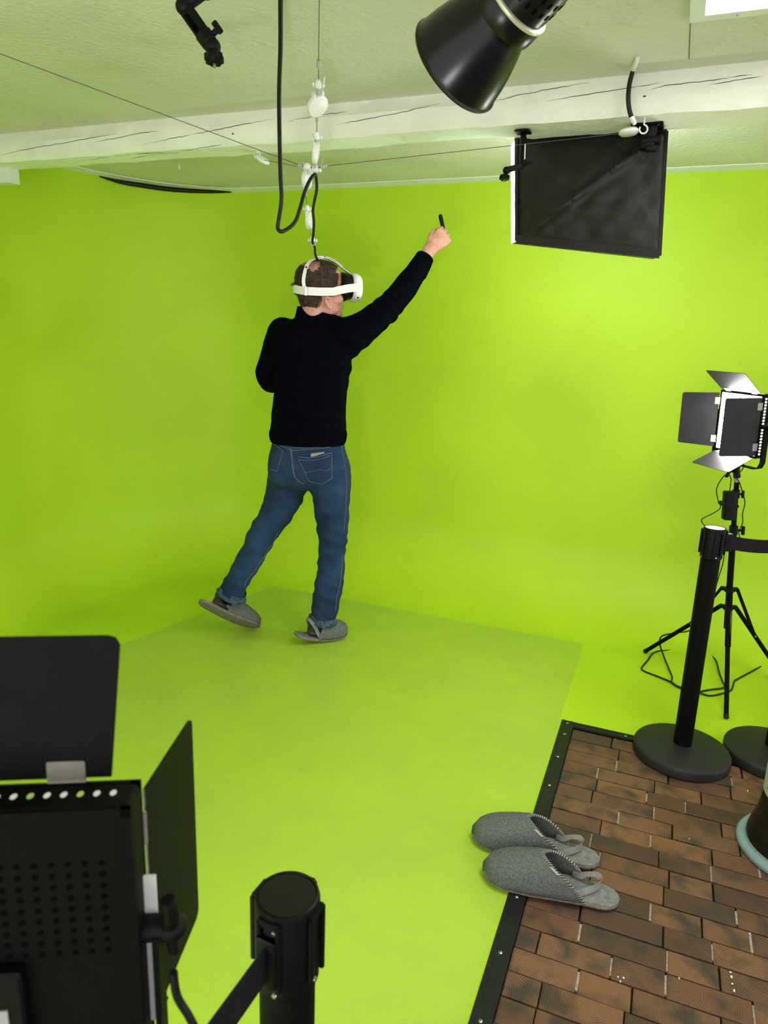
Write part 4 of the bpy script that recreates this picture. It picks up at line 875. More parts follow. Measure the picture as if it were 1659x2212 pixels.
mb = MB()
for i, (a, z) in enumerate(((196, .215), (200, .215), (204, .215), (198, .225), (203, .225))): mb.box(bc + V((math.cos(R(a)), math.sin(R(a)), 0)) * 0.1290 + UP * z, (0.0008, 0.006, 0.003), X=V((math.cos(R(a)), math.sin(R(a)), 0)), Y=V((-math.sin(R(a)), math.cos(R(a)), 0)))
mb.build('print', 'ink', lb_)

# ================================================================== PERSON
YC = 3.30
pe_base = FZ(655, 1392); PE = thing('person', 'man in navy sweater and jeans with a white VR headset, right arm raised', 'person', (pe_base.x, pe_base.y, 0))
def ring(uL, uR, v, hd, dy=0.0, tilt=0.0):
    c = YY((uL + uR) / 2, v, YC + dy); return (c, (RH * math.cos(tilt) + UP * math.sin(tilt)) * ((uR - uL) / 2 * mpp(c)), FH * hd)
def limb(pts, ratio=1.0):
    """pts: (u, v, width px, dy) -> rings square to the limb"""
    C = [YY(u, v, YC + dy) for (u, v, w_, dy) in pts]; out = []
    for i, c in enumerate(C):
        t = (C[min(i + 1, len(C) - 1)] - C[max(i - 1, 0)]).normalized(); vw = (c - CAMP).normalized()
        sd = t.cross(vw).normalized(); dp = sd.cross(t).normalized(); h = pts[i][2] / 2 * mpp(c)
        out.append((c, sd * h, dp * (h * ratio)))
    return out
def dense(r_, n=4):
    out = []
    cs = catmull([x[0] for x in r_], n); a = catmull([x[1] for x in r_], n); b = catmull([x[2] for x in r_], n)
    return list(zip(cs, a, b))
TOR = [ring(597, 734, 962, .098), ring(589, 742, 952, .112), ring(585, 748, 935, .122), ring(587, 747, 900, .126), ring(590, 747, 868, .126), ring(594, 751, 838, .128), ring(593, 757, 800, .134), ring(590, 763, 768, .136), ring(590, 760, 738, .128, .0), ring(597, 752, 715, .110, .01), ring(616, 738, 699, .085, .02), ring(640, 728, 686, .066, .03), ring(650, 722, 676, .060, .035)]
ARM_R = [(728, 735, 92, 0.0), (754, 727, 86, -0.02), (786, 707, 70, -0.01), (816, 683, 64, 0.02), (846, 657, 58, 0.06), (864, 635, 56, 0.10), (882, 612, 53, 0.13), (903, 582, 46, 0.17), (913, 566, 40, 0.19)]
ARM_L = [(622, 722, 62, 0.05), (606, 730, 62, 0.05), (595, 760, 60, 0.04), (586, 790, 60, 0.03), (582, 812, 58, 0.04), (584, 822, 54, 0.09), (598, 818, 48, 0.17), (622, 808, 42, 0.24), (645, 796, 38, 0.29)]
def inset(rs, d): return [(c, a * max(0.2, 1 - d / max(a.length, 1e-4)), b * max(0.2, 1 - d / max(b.length, 1e-4))) for (c, a, b) in rs]
# legs of the jeans
LEG_R = [(704, 1010, 96, -0.03), (712, 1045, 92, -0.035), (716, 1080, 78, -0.03), (718.5, 1125, 70, -0.02), (719, 1160, 61, -0.005), (719, 1185, 57, 0.0), (716, 1205, 57, 0.0), (714, 1235, 59, -0.005), (709, 1268, 60, -0.01), (703, 1305, 60, 0.0), (700, 1325, 52, 0.0), (699, 1337, 51, 0.0)]
LEG_L = [(628, 1005, 94, 0.05), (622, 1035, 90, 0.05), (614, 1068, 82, 0.045), (599, 1103, 72, 0.035), (582, 1132, 63, 0.02), (566, 1158, 61, 0.0), (551, 1185, 57, -0.02), (535, 1215, 54, -0.03), (519, 1243, 50, -0.03), (508, 1263, 54, -0.02), (502, 1280, 58, -0.01)]
PEL = [ring(598, 735, 936, .100), ring(592, 741, 950, .108), ring(587, 746, 968, .116), ring(581, 753, 992, .124, -.005), ring(579, 757, 1015, .128, -.008), ring(582, 757, 1035, .118), ring(600, 742, 1052, .085)]

# ---- head frame
HF = (RH * math.sin(R(72)) + FH * math.cos(R(72))).normalized()      # where the face points
HR = (RH * math.cos(R(72)) - FH * math.sin(R(72))).normalized()      # his right, towards the viewer
YH = YC + 0.02
HO = YY(691, 686, YH)                                                # below the middle of the head at chin height
def HP(x, y, z): return HO + HF * x + HR * y + UP * z                # y > 0: his right
HEAD = [(0.000, 0.080, 0.020, 0.030), (0.010, 0.094, -0.02, 0.044), (0.025, 0.100, -0.055, 0.053), (0.040, 0.099, -0.075, 0.059), (0.055, 0.103, -0.084, 0.064), (0.070, 0.101, -0.090, 0.068), (0.085, 0.100, -0.096, 0.071), (0.105, 0.097, -0.102, 0.074), (0.125, 0.097, -0.107, 0.077), (0.145, 0.101, -0.110, 0.079), (0.165, 0.101, -0.110, 0.079), (0.185, 0.096, -0.106, 0.077), (0.203, 0.087, -0.098, 0.072), (0.218, 0.073, -0.085, 0.064), (0.230, 0.054, -0.066, 0.051), (0.238, 0.033, -0.044, 0.034), (0.242, 0.010, -0.016, 0.012)]
def head_rings(off=0.0):
    return [(HP((f + b) / 2, 0, z + off * (z - 0.12) / 0.12), HF * ((f - b) / 2 + off), HR * (w_ + off)) for (z, f, b, w_) in HEAD]
body = MB()
body.loft(dense(head_rings(), 2), 40, pw=2.25)
body.loft([(HP(-0.022, 0, -0.075), HF * 0.066, HR * 0.062), (HP(-0.020, 0, -0.03), HF * 0.062, HR * 0.058), (HP(-0.020, 0, 0.02), HF * 0.062, HR * 0.058), (HP(-0.022, 0, 0.075), HF * 0.066, HR * 0.062)], 28)
body.ell(HP(0.108, 0, 0.092), 0.018, 0.014, 0.016, X=HF, Y=HR)       # nose
body.ell(HP(0.100, 0, 0.110), 0.014, 0.011, 0.026, X=HF, Y=HR)
body.ell(HP(0.100, 0, 0.058), 0.0085, 0.024, 0.006, X=HF, Y=HR); body.ell(HP(0.098, 0, 0.047), 0.0085, 0.021, 0.006, X=HF, Y=HR)   # lips
body.ell(HP(0.090, 0, 0.018), 0.016, 0.022, 0.016, X=HF, Y=HR)       # chin
for sg in (1, -1):                                                   # jaw corners, cheeks, ears
    body.ell(HP(0.035, 0.050 * sg, 0.038), 0.045, 0.016, 0.026, X=HF, Y=HR); body.ell(HP(0.065, 0.052 * sg, 0.082), 0.030, 0.014, 0.026, X=HF, Y=HR)
    ec = HP(0.020, 0.076 * sg, 0.058); eu = (UP + HF * -0.25).normalized(); ef = HF; es = HR * sg
    P = [ec + ef * (0.013 * math.cos(R(a))) + eu * (0.026 * math.sin(R(a)) + 0.004) + es * (0.007 + 0.004 * math.sin(R(a * 0.5))) for a in range(-60, 215, 25)]
    body.tube(P, [0.0045, 0.0052, 0.005, 0.005, 0.0046, 0.004], 8, sm=2); body.ell(ec - eu * 0.019 + ef * 0.004 + es * 0.004, 0.008, 0.0055, 0.0095, X=ef, Y=es, Z=eu); body.ell(ec + es * 0.0, 0.012, 0.006, 0.024, X=ef, Y=es, Z=eu)
    body.ell(ec + ef * 0.012 + es * 0.003 - eu * 0.002, 0.005, 0.004, 0.006, X=ef, Y=es, Z=eu)
# trunk and limbs under the clothes
body.loft(dense(inset(TOR, 0.016), 2), 28); body.loft(dense(inset(PEL, 0.014), 2), 28)
body.loft(dense(inset(limb(ARM_R), 0.014), 2), 20); body.loft(dense(inset(limb(ARM_L), 0.014), 2), 20)
body.loft(dense(inset(limb(LEG_R), 0.016), 2), 20); body.loft(dense(inset(limb(LEG_L), 0.016), 2), 20)
# ---- right hand: fist closed round the controller
fore = limb([(895, 592, 30, 0.155), (908, 574, 30, 0.18), (918, 556, 29, 0.20), (926, 543, 29, 0.21), (934, 532, 32, 0.22)], 0.85)
body.loft(dense(fore, 3), 20)
def fist(bd, wr, kn, acr, nrm, sc=1.0):
    """wr wrist, kn middle of the knuckle row, acr unit vector index->little finger, nrm unit vector out of the back of the hand"""
    h = (kn - wr).normalized(); L = (kn - wr).length
    for i in range(7):
        q = i / 6; wd = (0.026 + 0.016 * min(1, q * 1.6)) * sc; tk = (0.019 - 0.003 * q) * sc
        if i == 0: rr = []
        rr.append((wr + h * (L * q), acr * wd, nrm * tk))
    bd.loft(dense(rr, 2), 22)
    for k, (ln, rad) in enumerate(((1.0, 0.0098), (1.06, 0.0100), (1.0, 0.0094), (0.86, 0.0084))):
        o = (k - 1.5) * 0.0205 * sc; p0 = kn + acr * o - h * (0.004 + (0.004 if k in (0, 3) else 0) + (0.006 if k == 3 else 0)) + nrm * 0.002
        p1 = p0 + h * (0.020 * ln * sc) - nrm * (0.026 * ln * sc); p2 = p1 - nrm * (0.022 * ln * sc) - h * (0.016 * ln * sc); p3 = p2 + nrm * (0.006 * sc) - h * (0.020 * ln * sc)
        bd.ell(p0, 0.0108 * sc, 0.0108 * sc, 0.0108 * sc, nu=14, nv=10)
        bd.tube([p0 - h * 0.02 * sc, p0, p0 * 0.5 + p1 * 0.5 + h * 0.004 * sc, p1, p2, p3], [rad * sc * 1.02, rad * sc * 1.06, rad * sc, rad * sc, rad * sc * 0.94, rad * sc * 0.85], 12, sm=4); bd.ell(p3, rad * sc * 0.86)
    # thumb leaves the side of the palm near the wrist and closes over the fingers
    t0_ = wr + h * (L * 0.28) - acr * (0.030 * sc) - nrm * 0.006 * sc; t1 = t0_ + h * 0.030 * sc - acr * 0.014 * sc - nrm * 0.012 * sc; t2 = t1 + h * 0.026 * sc + acr * 0.002 * sc - nrm * 0.016 * sc; t3 = t2 + h * 0.010 * sc + acr * 0.012 * sc - nrm * 0.012 * sc
    bd.tube([wr + h * (L * 0.2) - acr * 0.012 * sc - nrm * 0.006 * sc, t0_, t1, t2, t3], [0.015 * sc, 0.0145 * sc, 0.0118 * sc, 0.0105 * sc, 0.0088 * sc], 14, sm=4); bd.ell(t3, 0.009 * sc)
wr = YY(931, 536, YC + 0.215); kn = YY(962, 506, YC + 0.235)
vwh = (kn - CAMP).normalized(); hdir = (kn - wr).normalized(); acr = hdir.cross(-vwh).normalized()
if acr.dot(UP) > 0: acr = -acr
nrm = acr.cross(hdir); nrm = nrm if nrm.dot(vwh) < 0 else -nrm
fist(body, wr, kn, acr, nrm, 1.04)
# left hand, hidden in front of the chest
wl2 = YY(648, 794, YC + 0.295); kl = wl2 + (RH * 0.75 + FH * 0.5 + UP * 0.35).normalized() * 0.085; hl2 = (kl - wl2).normalized(); nl2 = hl2.cross(UP).normalized(); al2 = hl2.cross(nl2).normalized()
if al2.z > 0: al2 = -al2
body.loft(dense(limb([(630, 804, 30, 0.255), (640, 798, 29, 0.28), (650, 793, 29, 0.297)], 0.85), 2), 16)
fist(body, wl2, kl, al2, FH.copy(), 1.0)
bme = voxel(body, 0.0036, 3, 0.45)
bodyo = link('body', bme, 'skin', PE, 180)
# ---- sweater
sw = MB(); sw.loft(dense(TOR[1:], 3), 44, pw=2.3); sw.loft(dense(limb(ARM_R, 1.0), 3), 28); sw.loft(dense(limb(ARM_L, 1.0), 3), 28)
for (u, v, r_, dy) in ((612, 722, 36, 0.045), (735, 727, 42, -0.005), (583, 815, 29, 0.045)):
    c = YY(u, v, YC + dy); sw.ell(c, r_ * mpp(c), nu=22, nv=14)
c = YY(690, 712, YC + 0.01); sw.ell(c, 0.12, 0.085, 0.055, X=RH, Y=FH)
sme = voxel(sw, 0.0075, 14, 0.5)
elb = YY(846, 660, YC + 0.06); arm_d = (YY(905, 580, YC + .17) - YY(770, 715, YC)).normalized()
pit = YY(752, 775, YC - 0.03); wst = YY(668, 925, YC)
def sw_fold(p):
    q = p - elb; al = q.dot(arm_d); d = 0.0
    d += 0.0052 * math.exp(-((al + 0.045) / 0.075) ** 2) * math.sin(al * 105 + 3 * noise.noise(p * 9)) * (0.6 + 0.8 * noise.noise(p * 6 + V((5, 0, 0)))) if q.length < 0.22 else 0
    d += 0.005 * math.exp(-((p - pit).length / 0.12) ** 2) * math.sin(p.z * 80 + p.x * 45)
    d += 0.006 * math.exp(-((p.z - wst.z - 0.03) / 0.05) ** 2) * noise.noise(V((p.x * 9, p.y * 9, p.z * 22)))
    d += 0.0035 * noise.noise(V((p.x * 10 + p.z * 6, p.y * 10, p.z * 7)))
    d += 0.0008 * noise.noise(p * 90)
    return d
displace(sme, sw_fold)
swo = link('sweater', sme, 'sweater', PE, 180)
# ribbed hem, cuff and collar
hr_ = [ring(592, 739, 960, .106), ring(586, 745, 955, .120), ring(583, 748, 945, .128), ring(583, 749, 934, .130), ring(586, 747, 926, .126)]
mb = MB(); mb.loft(dense(hr_, 3), 440, cap=False, ribs=110, amp=0.009, pw=2.2); mb.build('hem_rib', 'rib', swo, 180)
cr2 = limb([(899, 589, 47, 0.165), (905, 579, 45, 0.175), (912, 567, 42, 0.187), (918, 556, 39, 0.198), (919.5, 553.5, 35, 0.20)], 0.95)
mb = MB(); mb.loft(dense(cr2, 3), 240, cap=False, ribs=48, amp=0.02); mb.loft([(cr2[-1][0], cr2[-1][1], cr2[-1][2]), (cr2[-2][0], cr2[-2][1] * 0.84, cr2[-2][2] * 0.84)], 40, cap=False); mb.build('cuff_rib', 'rib', swo, 180)
def cring(uL, vL, uR, vR, hd, dy):
    a = YY(uL, vL, YC + dy); b = YY(uR, vR, YC + dy); return ((a + b) / 2, (b - a) / 2, (FH - UP * 0.10) * hd)
co = [cring(629, 700, 738, 712, .080, .012), cring(636, 688, 738, 702, .072, .02), cring(640, 674, 737, 694, .067, .025), cring(642, 664, 736, 686, .064, .03), cring(644, 662, 734, 685, .060, .03), cring(646, 666, 731, 688, .056, .03)]
mb = MB(); mb.loft(dense(co, 3), 320, cap=False, ribs=72, amp=0.008); mb.build('collar', 'rib', swo, 180)
# ---- jeans
jn_ = MB(); jn_.loft(dense(PEL, 3), 44, pw=2.3); jn_.loft(dense(limb(LEG_R, 1.02), 3), 30); jn_.loft(dense(limb(LEG_L, 1.02), 3), 30)
for (u, v, r_, dy) in ((708, 1015, 44, -0.065), (618, 1015, 40, -0.03)):
    c = YY(u, v, YC + dy); jn_.ell(c, r_ * mpp(c), r_ * mpp(c), r_ * mpp(c) * 1.05, nu=22, nv=14)
jme = voxel(jn_, 0.0070, 12, 0.5)
kR, kL = YY(719, 1180, YC), YY(570, 1150, YC); aRk, aLk = YY(702, 1300, YC), YY(512, 1258, YC); thR = YY(716, 1090, YC); cru = YY(666, 1050, YC)
dL = (kL - aLk).normalized()
def jn_fold(p):
    d = 0.0
    gR = math.exp(-((p - kR).length / 0.13) ** 2); gL = math.exp(-((p - kL).length / 0.13) ** 2)
    w_ = 4.5 * noise.noise(p * 6)
    d += 0.0042 * gR * math.sin(p.z * 95 + w_ * 1.3 + p.x * 22); d += 0.0042 * gL * math.sin(p.dot(dL) * 90 + w_ * 1.4)
    d += 0.0038 * math.exp(-((p - aRk).length / 0.10) ** 2) * math.sin(p.z * 75 + w_ * 1.6); d += 0.0038 * math.exp(-((p - aLk).length / 0.10) ** 2) * math.sin(p.dot(dL) * 80 + w_ * 1.5)
    d += 0.005 * math.exp(-((p - thR).length / 0.10) ** 2) * math.sin(p.z * 60 - p.dot(RH) * 40 + w_)
    d += 0.006 * math.exp(-((p - cru).length / 0.10) ** 2) * math.sin((p.z + p.dot(RH) * 0.5) * 75 + w_)
    d += 0.0060 * noise.noise(V((p.x * 9, p.y * 9, p.z * 14))) + 0.0050 * (0.5 - abs(noise.noise(V((p.x * 11 + p.z * 7, p.y * 11, p.z * 19))))) * min(1, max(0, (1.0 - p.z) * 4)) + 0.0006 * noise.noise(p * 80)
    return d
displace(jme, jn_fold)
jo = link('jeans', jme, 'denim', PE, 180)
bvh_j = BVHTree.FromPolygons([v.co + OFF[jo] for v in jme.vertices], [tuple(p.vertices) for p in jme.polygons])
def jhit(u, v, off=0.002):
    h = hit(bvh_j, u, v, off)
    return h
def seam(name, pxs, r=0.0011, mt='thread', par=None, off=0.0010, n=10):
    P = []
    for i in range(len(pxs) - 1):
        for k in range(n):
            q = k / n; h = jhit(pxs[i][0] + (pxs[i + 1][0] - pxs[i][0]) * q, pxs[i][1] + (pxs[i + 1][1] - pxs[i][1]) * q, off)
            if h and (not P or (h - P[-1]).length < 0.05): P.append(h)
    if len(P) > 2: mb = MB(); mb.tube(P, r, 6); return mb.build(name, mt, par or jo, 60)
def pocket(top, bot, bulge=0.0):
    rows = []
    def lerp_poly(pl, q):
        q *= len(pl) - 1; i = min(int(q), len(pl) - 2); f = q - i; return (pl[i][0] + (pl[i + 1][0] - pl[i][0]) * f, pl[i][1] + (pl[i + 1][1] - pl[i][1]) * f)
    for j in range(15):
        r_ = []
        for i in range(15):
            a = lerp_poly(top, i / 14); b = lerp_poly(bot, i / 14); q = j / 14; h = jhit(a[0] + (b[0] - a[0]) * q, a[1] + (b[1] - a[1]) * q, 0.0022 + bulge * max(0, math.sin(math.pi * i / 14)) ** 0.5 * max(0.0, 1 - q * 0.9))
            if not h: return None
            r_.append(h)
        rows.append(r_)
    mb = MB(); mb.grid(rows); return mb.build('back_pocket', 'denim', jo, 180)
pk = pocket([(641, 985), (668, 988), (692, 985), (717, 976)], [(666, 1040), (682, 1045), (695, 1047), (718, 1034)], 0.0085)
bvh_p = BVHTree.FromPolygons([v.co + OFF[pk] for v in pk.data.vertices], [tuple(p.vertices) for p in pk.data.polygons])
def pseam(pxs, r):
    P = []
    for i in range(len(pxs) - 1):
        for k in range(12):
            q = k / 12; h = hit(bvh_p, pxs[i][0] + (pxs[i + 1][0] - pxs[i][0]) * q, pxs[i][1] + (pxs[i + 1][1] - pxs[i][1]) * q, 0.0006)
            if h: P.append(h)
    if len(P) > 2: mb = MB(); mb.tube(P, r, 6); mb.build('seam', 'thread', pk, 60)
pseam([(642.5, 986.5), (668, 989), (690, 986.5), (716, 977.5)], 0.0010); pseam([(716.5, 977), (717.5, 1033), (695, 1046), (667, 1039.5), (642.5, 986.5)], 0.0010); pseam([(646, 993), (668, 995), (690, 992.5), (714, 984)], 0.0008); pseam([(659, 1021), (675, 1018), (690, 1015), (705, 1017), (715, 1012)], 0.0006)
pk2 = pocket([(590, 958), (600, 966), (612, 975)], [(583, 1013), (590, 1018), (599, 1020)])
seam('seam', [(591, 958), (602, 967), (612, 975), (599, 1019), (584, 1013)], 0.0010, 'thread', pk2, 0.003)
seam('seam', [(627, 966), (630, 990), (632, 1012), (636, 1030), (646, 1040), (658, 1046)], 0.0011); seam('seam', [(630, 972), (632, 995), (635, 1020), (639, 1030)], 0.0008)
seam('waist_seam', [(606, 963), (620, 968), (632, 973), (650, 972), (680, 970), (710, 966), (737, 959)], 0.0010); seam('waist_seam', [(632, 968), (660, 968), (690, 966), (718, 962)], 0.0008)
seam('side_seam', [(737, 962), (741, 985), (745, 1010), (749, 1035), (748, 1070), (746, 1110), (742, 1150)], 0.0008); seam('side_seam', [(740, 1200), (738, 1230), (734, 1265), (727, 1290), (724, 1320)], 0.0010); seam('side_seam', [(600, 1150), (590, 1172), (575, 1195), (562, 1215), (548, 1235), (531, 1255), (528, 1270)], 0.0009)
def hem(rings_):
    mb = MB(); mb.loft(dense(rings_, 3), 60, cap=False); mb.build('trouser_hem', 'denim_hem', jo, 180)
hem(limb([(700, 1331, 52, 0), (699.5, 1338, 53, 0), (699, 1345, 52, 0), (699, 1347, 48, 0), (699.3, 1343, 45, 0)], 1.05))
hl_ = limb([(505, 1274, 58, -0.012), (502, 1281, 59.5, -0.01), (499, 1288, 60, -0.008), (498, 1290, 55, -0.008), (500, 1286, 51, -0.008)], 1.0); hem(hl_)
# ---- hair: a cropped shell over back and sides, thin on the crown, and loose strands
hr2 = dense(head_rings(0.0042), 13); SEG = 240; nr = len(hr2)
def hair_here(x, y, z, sl=0.0):
    nz = noise.noise(V((x * 70, y * 70, z * 70))); nz2 = noise.noise(V((x * 220, y * 220, z * 220)))
    j = 0.004 * nz + 0.003 * nz2 + sl
    if z < 0.030 + j: return False
    front = 0.052 + (z - 0.10) * 0.20 if z < 0.19 else 0.070 - max(0, abs(y) - 0.02) * 0.3
    if x > front + j: return False
    if z < 0.092 and x > -0.010 - (0.092 - z) * 0.30 + j: return False
    if z < 0.112 and x > 0.045 + j: return False
    bald = ((x + 0.046) / 0.044) ** 2 + ((z - 0.222) / 0.056) ** 2 + (max(0, abs(y) - 0.02) / 0.07) ** 2
    if z > 0.155 and bald + 0.30 * nz + 0.25 * nz2 - sl * 30 < 1: return False
    return True
verts = []; keep = []
for (c, a, b) in hr2:
    for k in range(SEG):
        t = 2 * math.pi * k / SEG; ct, st = math.cos(t), math.sin(t); q = (abs(ct) ** 2.25 + abs(st) ** 2.25) ** (-1 / 2.25); p = c + a * (ct * q) + b * (st * q)
        verts.append(p)
def loc(p): d_ = p - HO; return d_.dot(HF), d_.dot(HR), d_.dot(UP)
for i in range(nr - 1):
    for k in range(SEG):
        f = (i * SEG + k, i * SEG + (k + 1) % SEG, (i + 1) * SEG + (k + 1) % SEG, (i + 1) * SEG + k)
        if hair_here(*loc(sum((verts[j] for j in f), V()) / 4)): keep.append(f)
verts = [p + (p - HP(-0.005, 0, 0.12)).normalized() * (0.0022 * noise.noise(p * 120) + 0.001 * noise.noise(p * 300)) for p in verts]
mb = MB(); used = sorted({j for f in keep for j in f}); mp = {j: i for i, j in enumerate(used)}
mb.add([verts[j] for j in used], [tuple(mp[j] for j in f) for f in keep]); ho_ = mb.build('hair', 'hair', PE, 180)
sd_ = ho_.modifiers.new('thickness', 'SOLIDIFY'); sd_.thickness = 0.006; sd_.offset = -1
rh = random.Random(3); st_ = MB(); ctr = HP(-0.005, 0, 0.12); allf = []
for i in range(nr - 1):
    for k in range(SEG):
        p = verts[i * SEG + k]; x, y, z = loc(p)
        if hair_here(x, y, z, 0.010): allf.append((p, 1.0))
        elif z > 0.165 and x < 0.06: allf.append((p, 0.45))       # thin wisps on the crown
for i in range(60):                                        # a tuft pushed up by the rear band
    p = HP(-0.110 + rh.uniform(-.004, .002), rh.uniform(-.03, .03), 0.138 + rh.uniform(-.004, .006)); e_ = p - HF * rh.uniform(0.012, 0.030) + UP * rh.uniform(-0.012, 0.004); st_.add([p - UP * 0.0008, p + UP * 0.0008, e_], [(0, 1, 2)])
for i in range(15000):
    p, pr_ = allf[rh.randrange(len(allf))]
    if rh.random() > pr_: continue
    p = p + V((rh.uniform(-.002, .002), rh.uniform(-.002, .002), rh.uniform(-.002, .002)))
    n_ = (p - ctr).normalized(); x, y, z = loc(p); p = p - n_ * 0.004
    flow = (-HF * (0.9 if z > 0.19 else 0.45) - UP * (0.25 if z > 0.19 else 0.9)); flow = (flow - n_ * flow.dot(n_)).normalized() + n_ * rh.uniform(0.25, 0.6) + V((rh.uniform(-.35, .35), rh.uniform(-.35, .35), rh.uniform(-.35, .35)))
    L = rh.uniform(0.007, 0.015) + (rh.uniform(0.004, 0.012) if x < -0.085 and rh.random() < 0.35 else 0); s_ = flow.cross(n_).normalized() * 0.00055; e_ = p + flow.normalized() * L
    st_.add([p - s_, p + s_, e_], [(0, 1, 2)])
so = st_.build('hair_strands', 'hair', ho_, None); so['kind'] = 'stuff'
# ---- sneakers
def shoe(heel, toe, up, ank):
    x = (toe - heel).normalized(); up = (up - x * up.dot(x)).normalized(); y = up.cross(x); L = (toe - heel).length
    mb = MB(); rr = []
    for (q, w_, h) in ((-0.01, .018, .030), (0.03, .030, .052), (0.10, .034, .066), (0.20, .034, .074), (0.32, .034, .076), (0.45, .036, .070), (0.60, .040, .056), (0.75, .041, .044), (0.88, .034, .034), (0.96, .020, .022)):
        rr.append((heel + x * (L * q) + up * (h / 2 + 0.012), y * w_, up * (h / 2)))
    mb.loft(dense(rr, 2), 24, pw=2.6)
    mb.loft(dense([(heel + x * (L * 0.20) + up * 0.055, x * 0.042, y * 0.032), (heel + x * (L * 0.19) + up * 0.085, x * 0.042, y * 0.034), (heel + x * (L * 0.18) + up * 0.105 + (ank - heel) * 0.06, x * 0.041, y * 0.034)], 2), 24)
    me = voxel(mb, 0.005, 6, 0.5); o = link('sneaker', me, 'shoe', PE, 180)
    mb = MB(); s2 = [(c - up * 0.0, a * 1.06, V(up) * 0.011) for (c, a, b) in rr]; s2 = [(heel + x * ((c - heel).dot(x)) + up * 0.022, a * 1.05, up * 0.011) for (c, a, b) in rr]; mb.loft(dense(s2, 2), 24, pw=3); mb.build('sneaker_sole', 'shoe_grey', o, 60)
    mb = MB()
    for (q0_, h0, h1) in ((0.06, 0.045, 0.040), (0.05, 0.062, 0.054)):
        P = [heel + x * (L * (q0_ + 0.07 * k)) - y * 0 + up * (h0 + (h1 - h0) * k / 5) for k in range(6)]
        for sg in (1, -1): mb.tube([p + y * (sg * (0.0325 + 0.0015 * min(k, 2))) for k, p in enumerate(P)], 0.0026, 6, sm=2)
    mb.build('sneaker_piping', 'shoe_grey', o, 60)
    mb = MB(); mb.tube([heel + x * (L * 0.19) + up * 0.09, heel * 0.4 + ank * 0.6 + x * 0.02, ank], [0.036, 0.033, 0.035], 18, sm=3); mb.build('sock', 'black', o, 60)
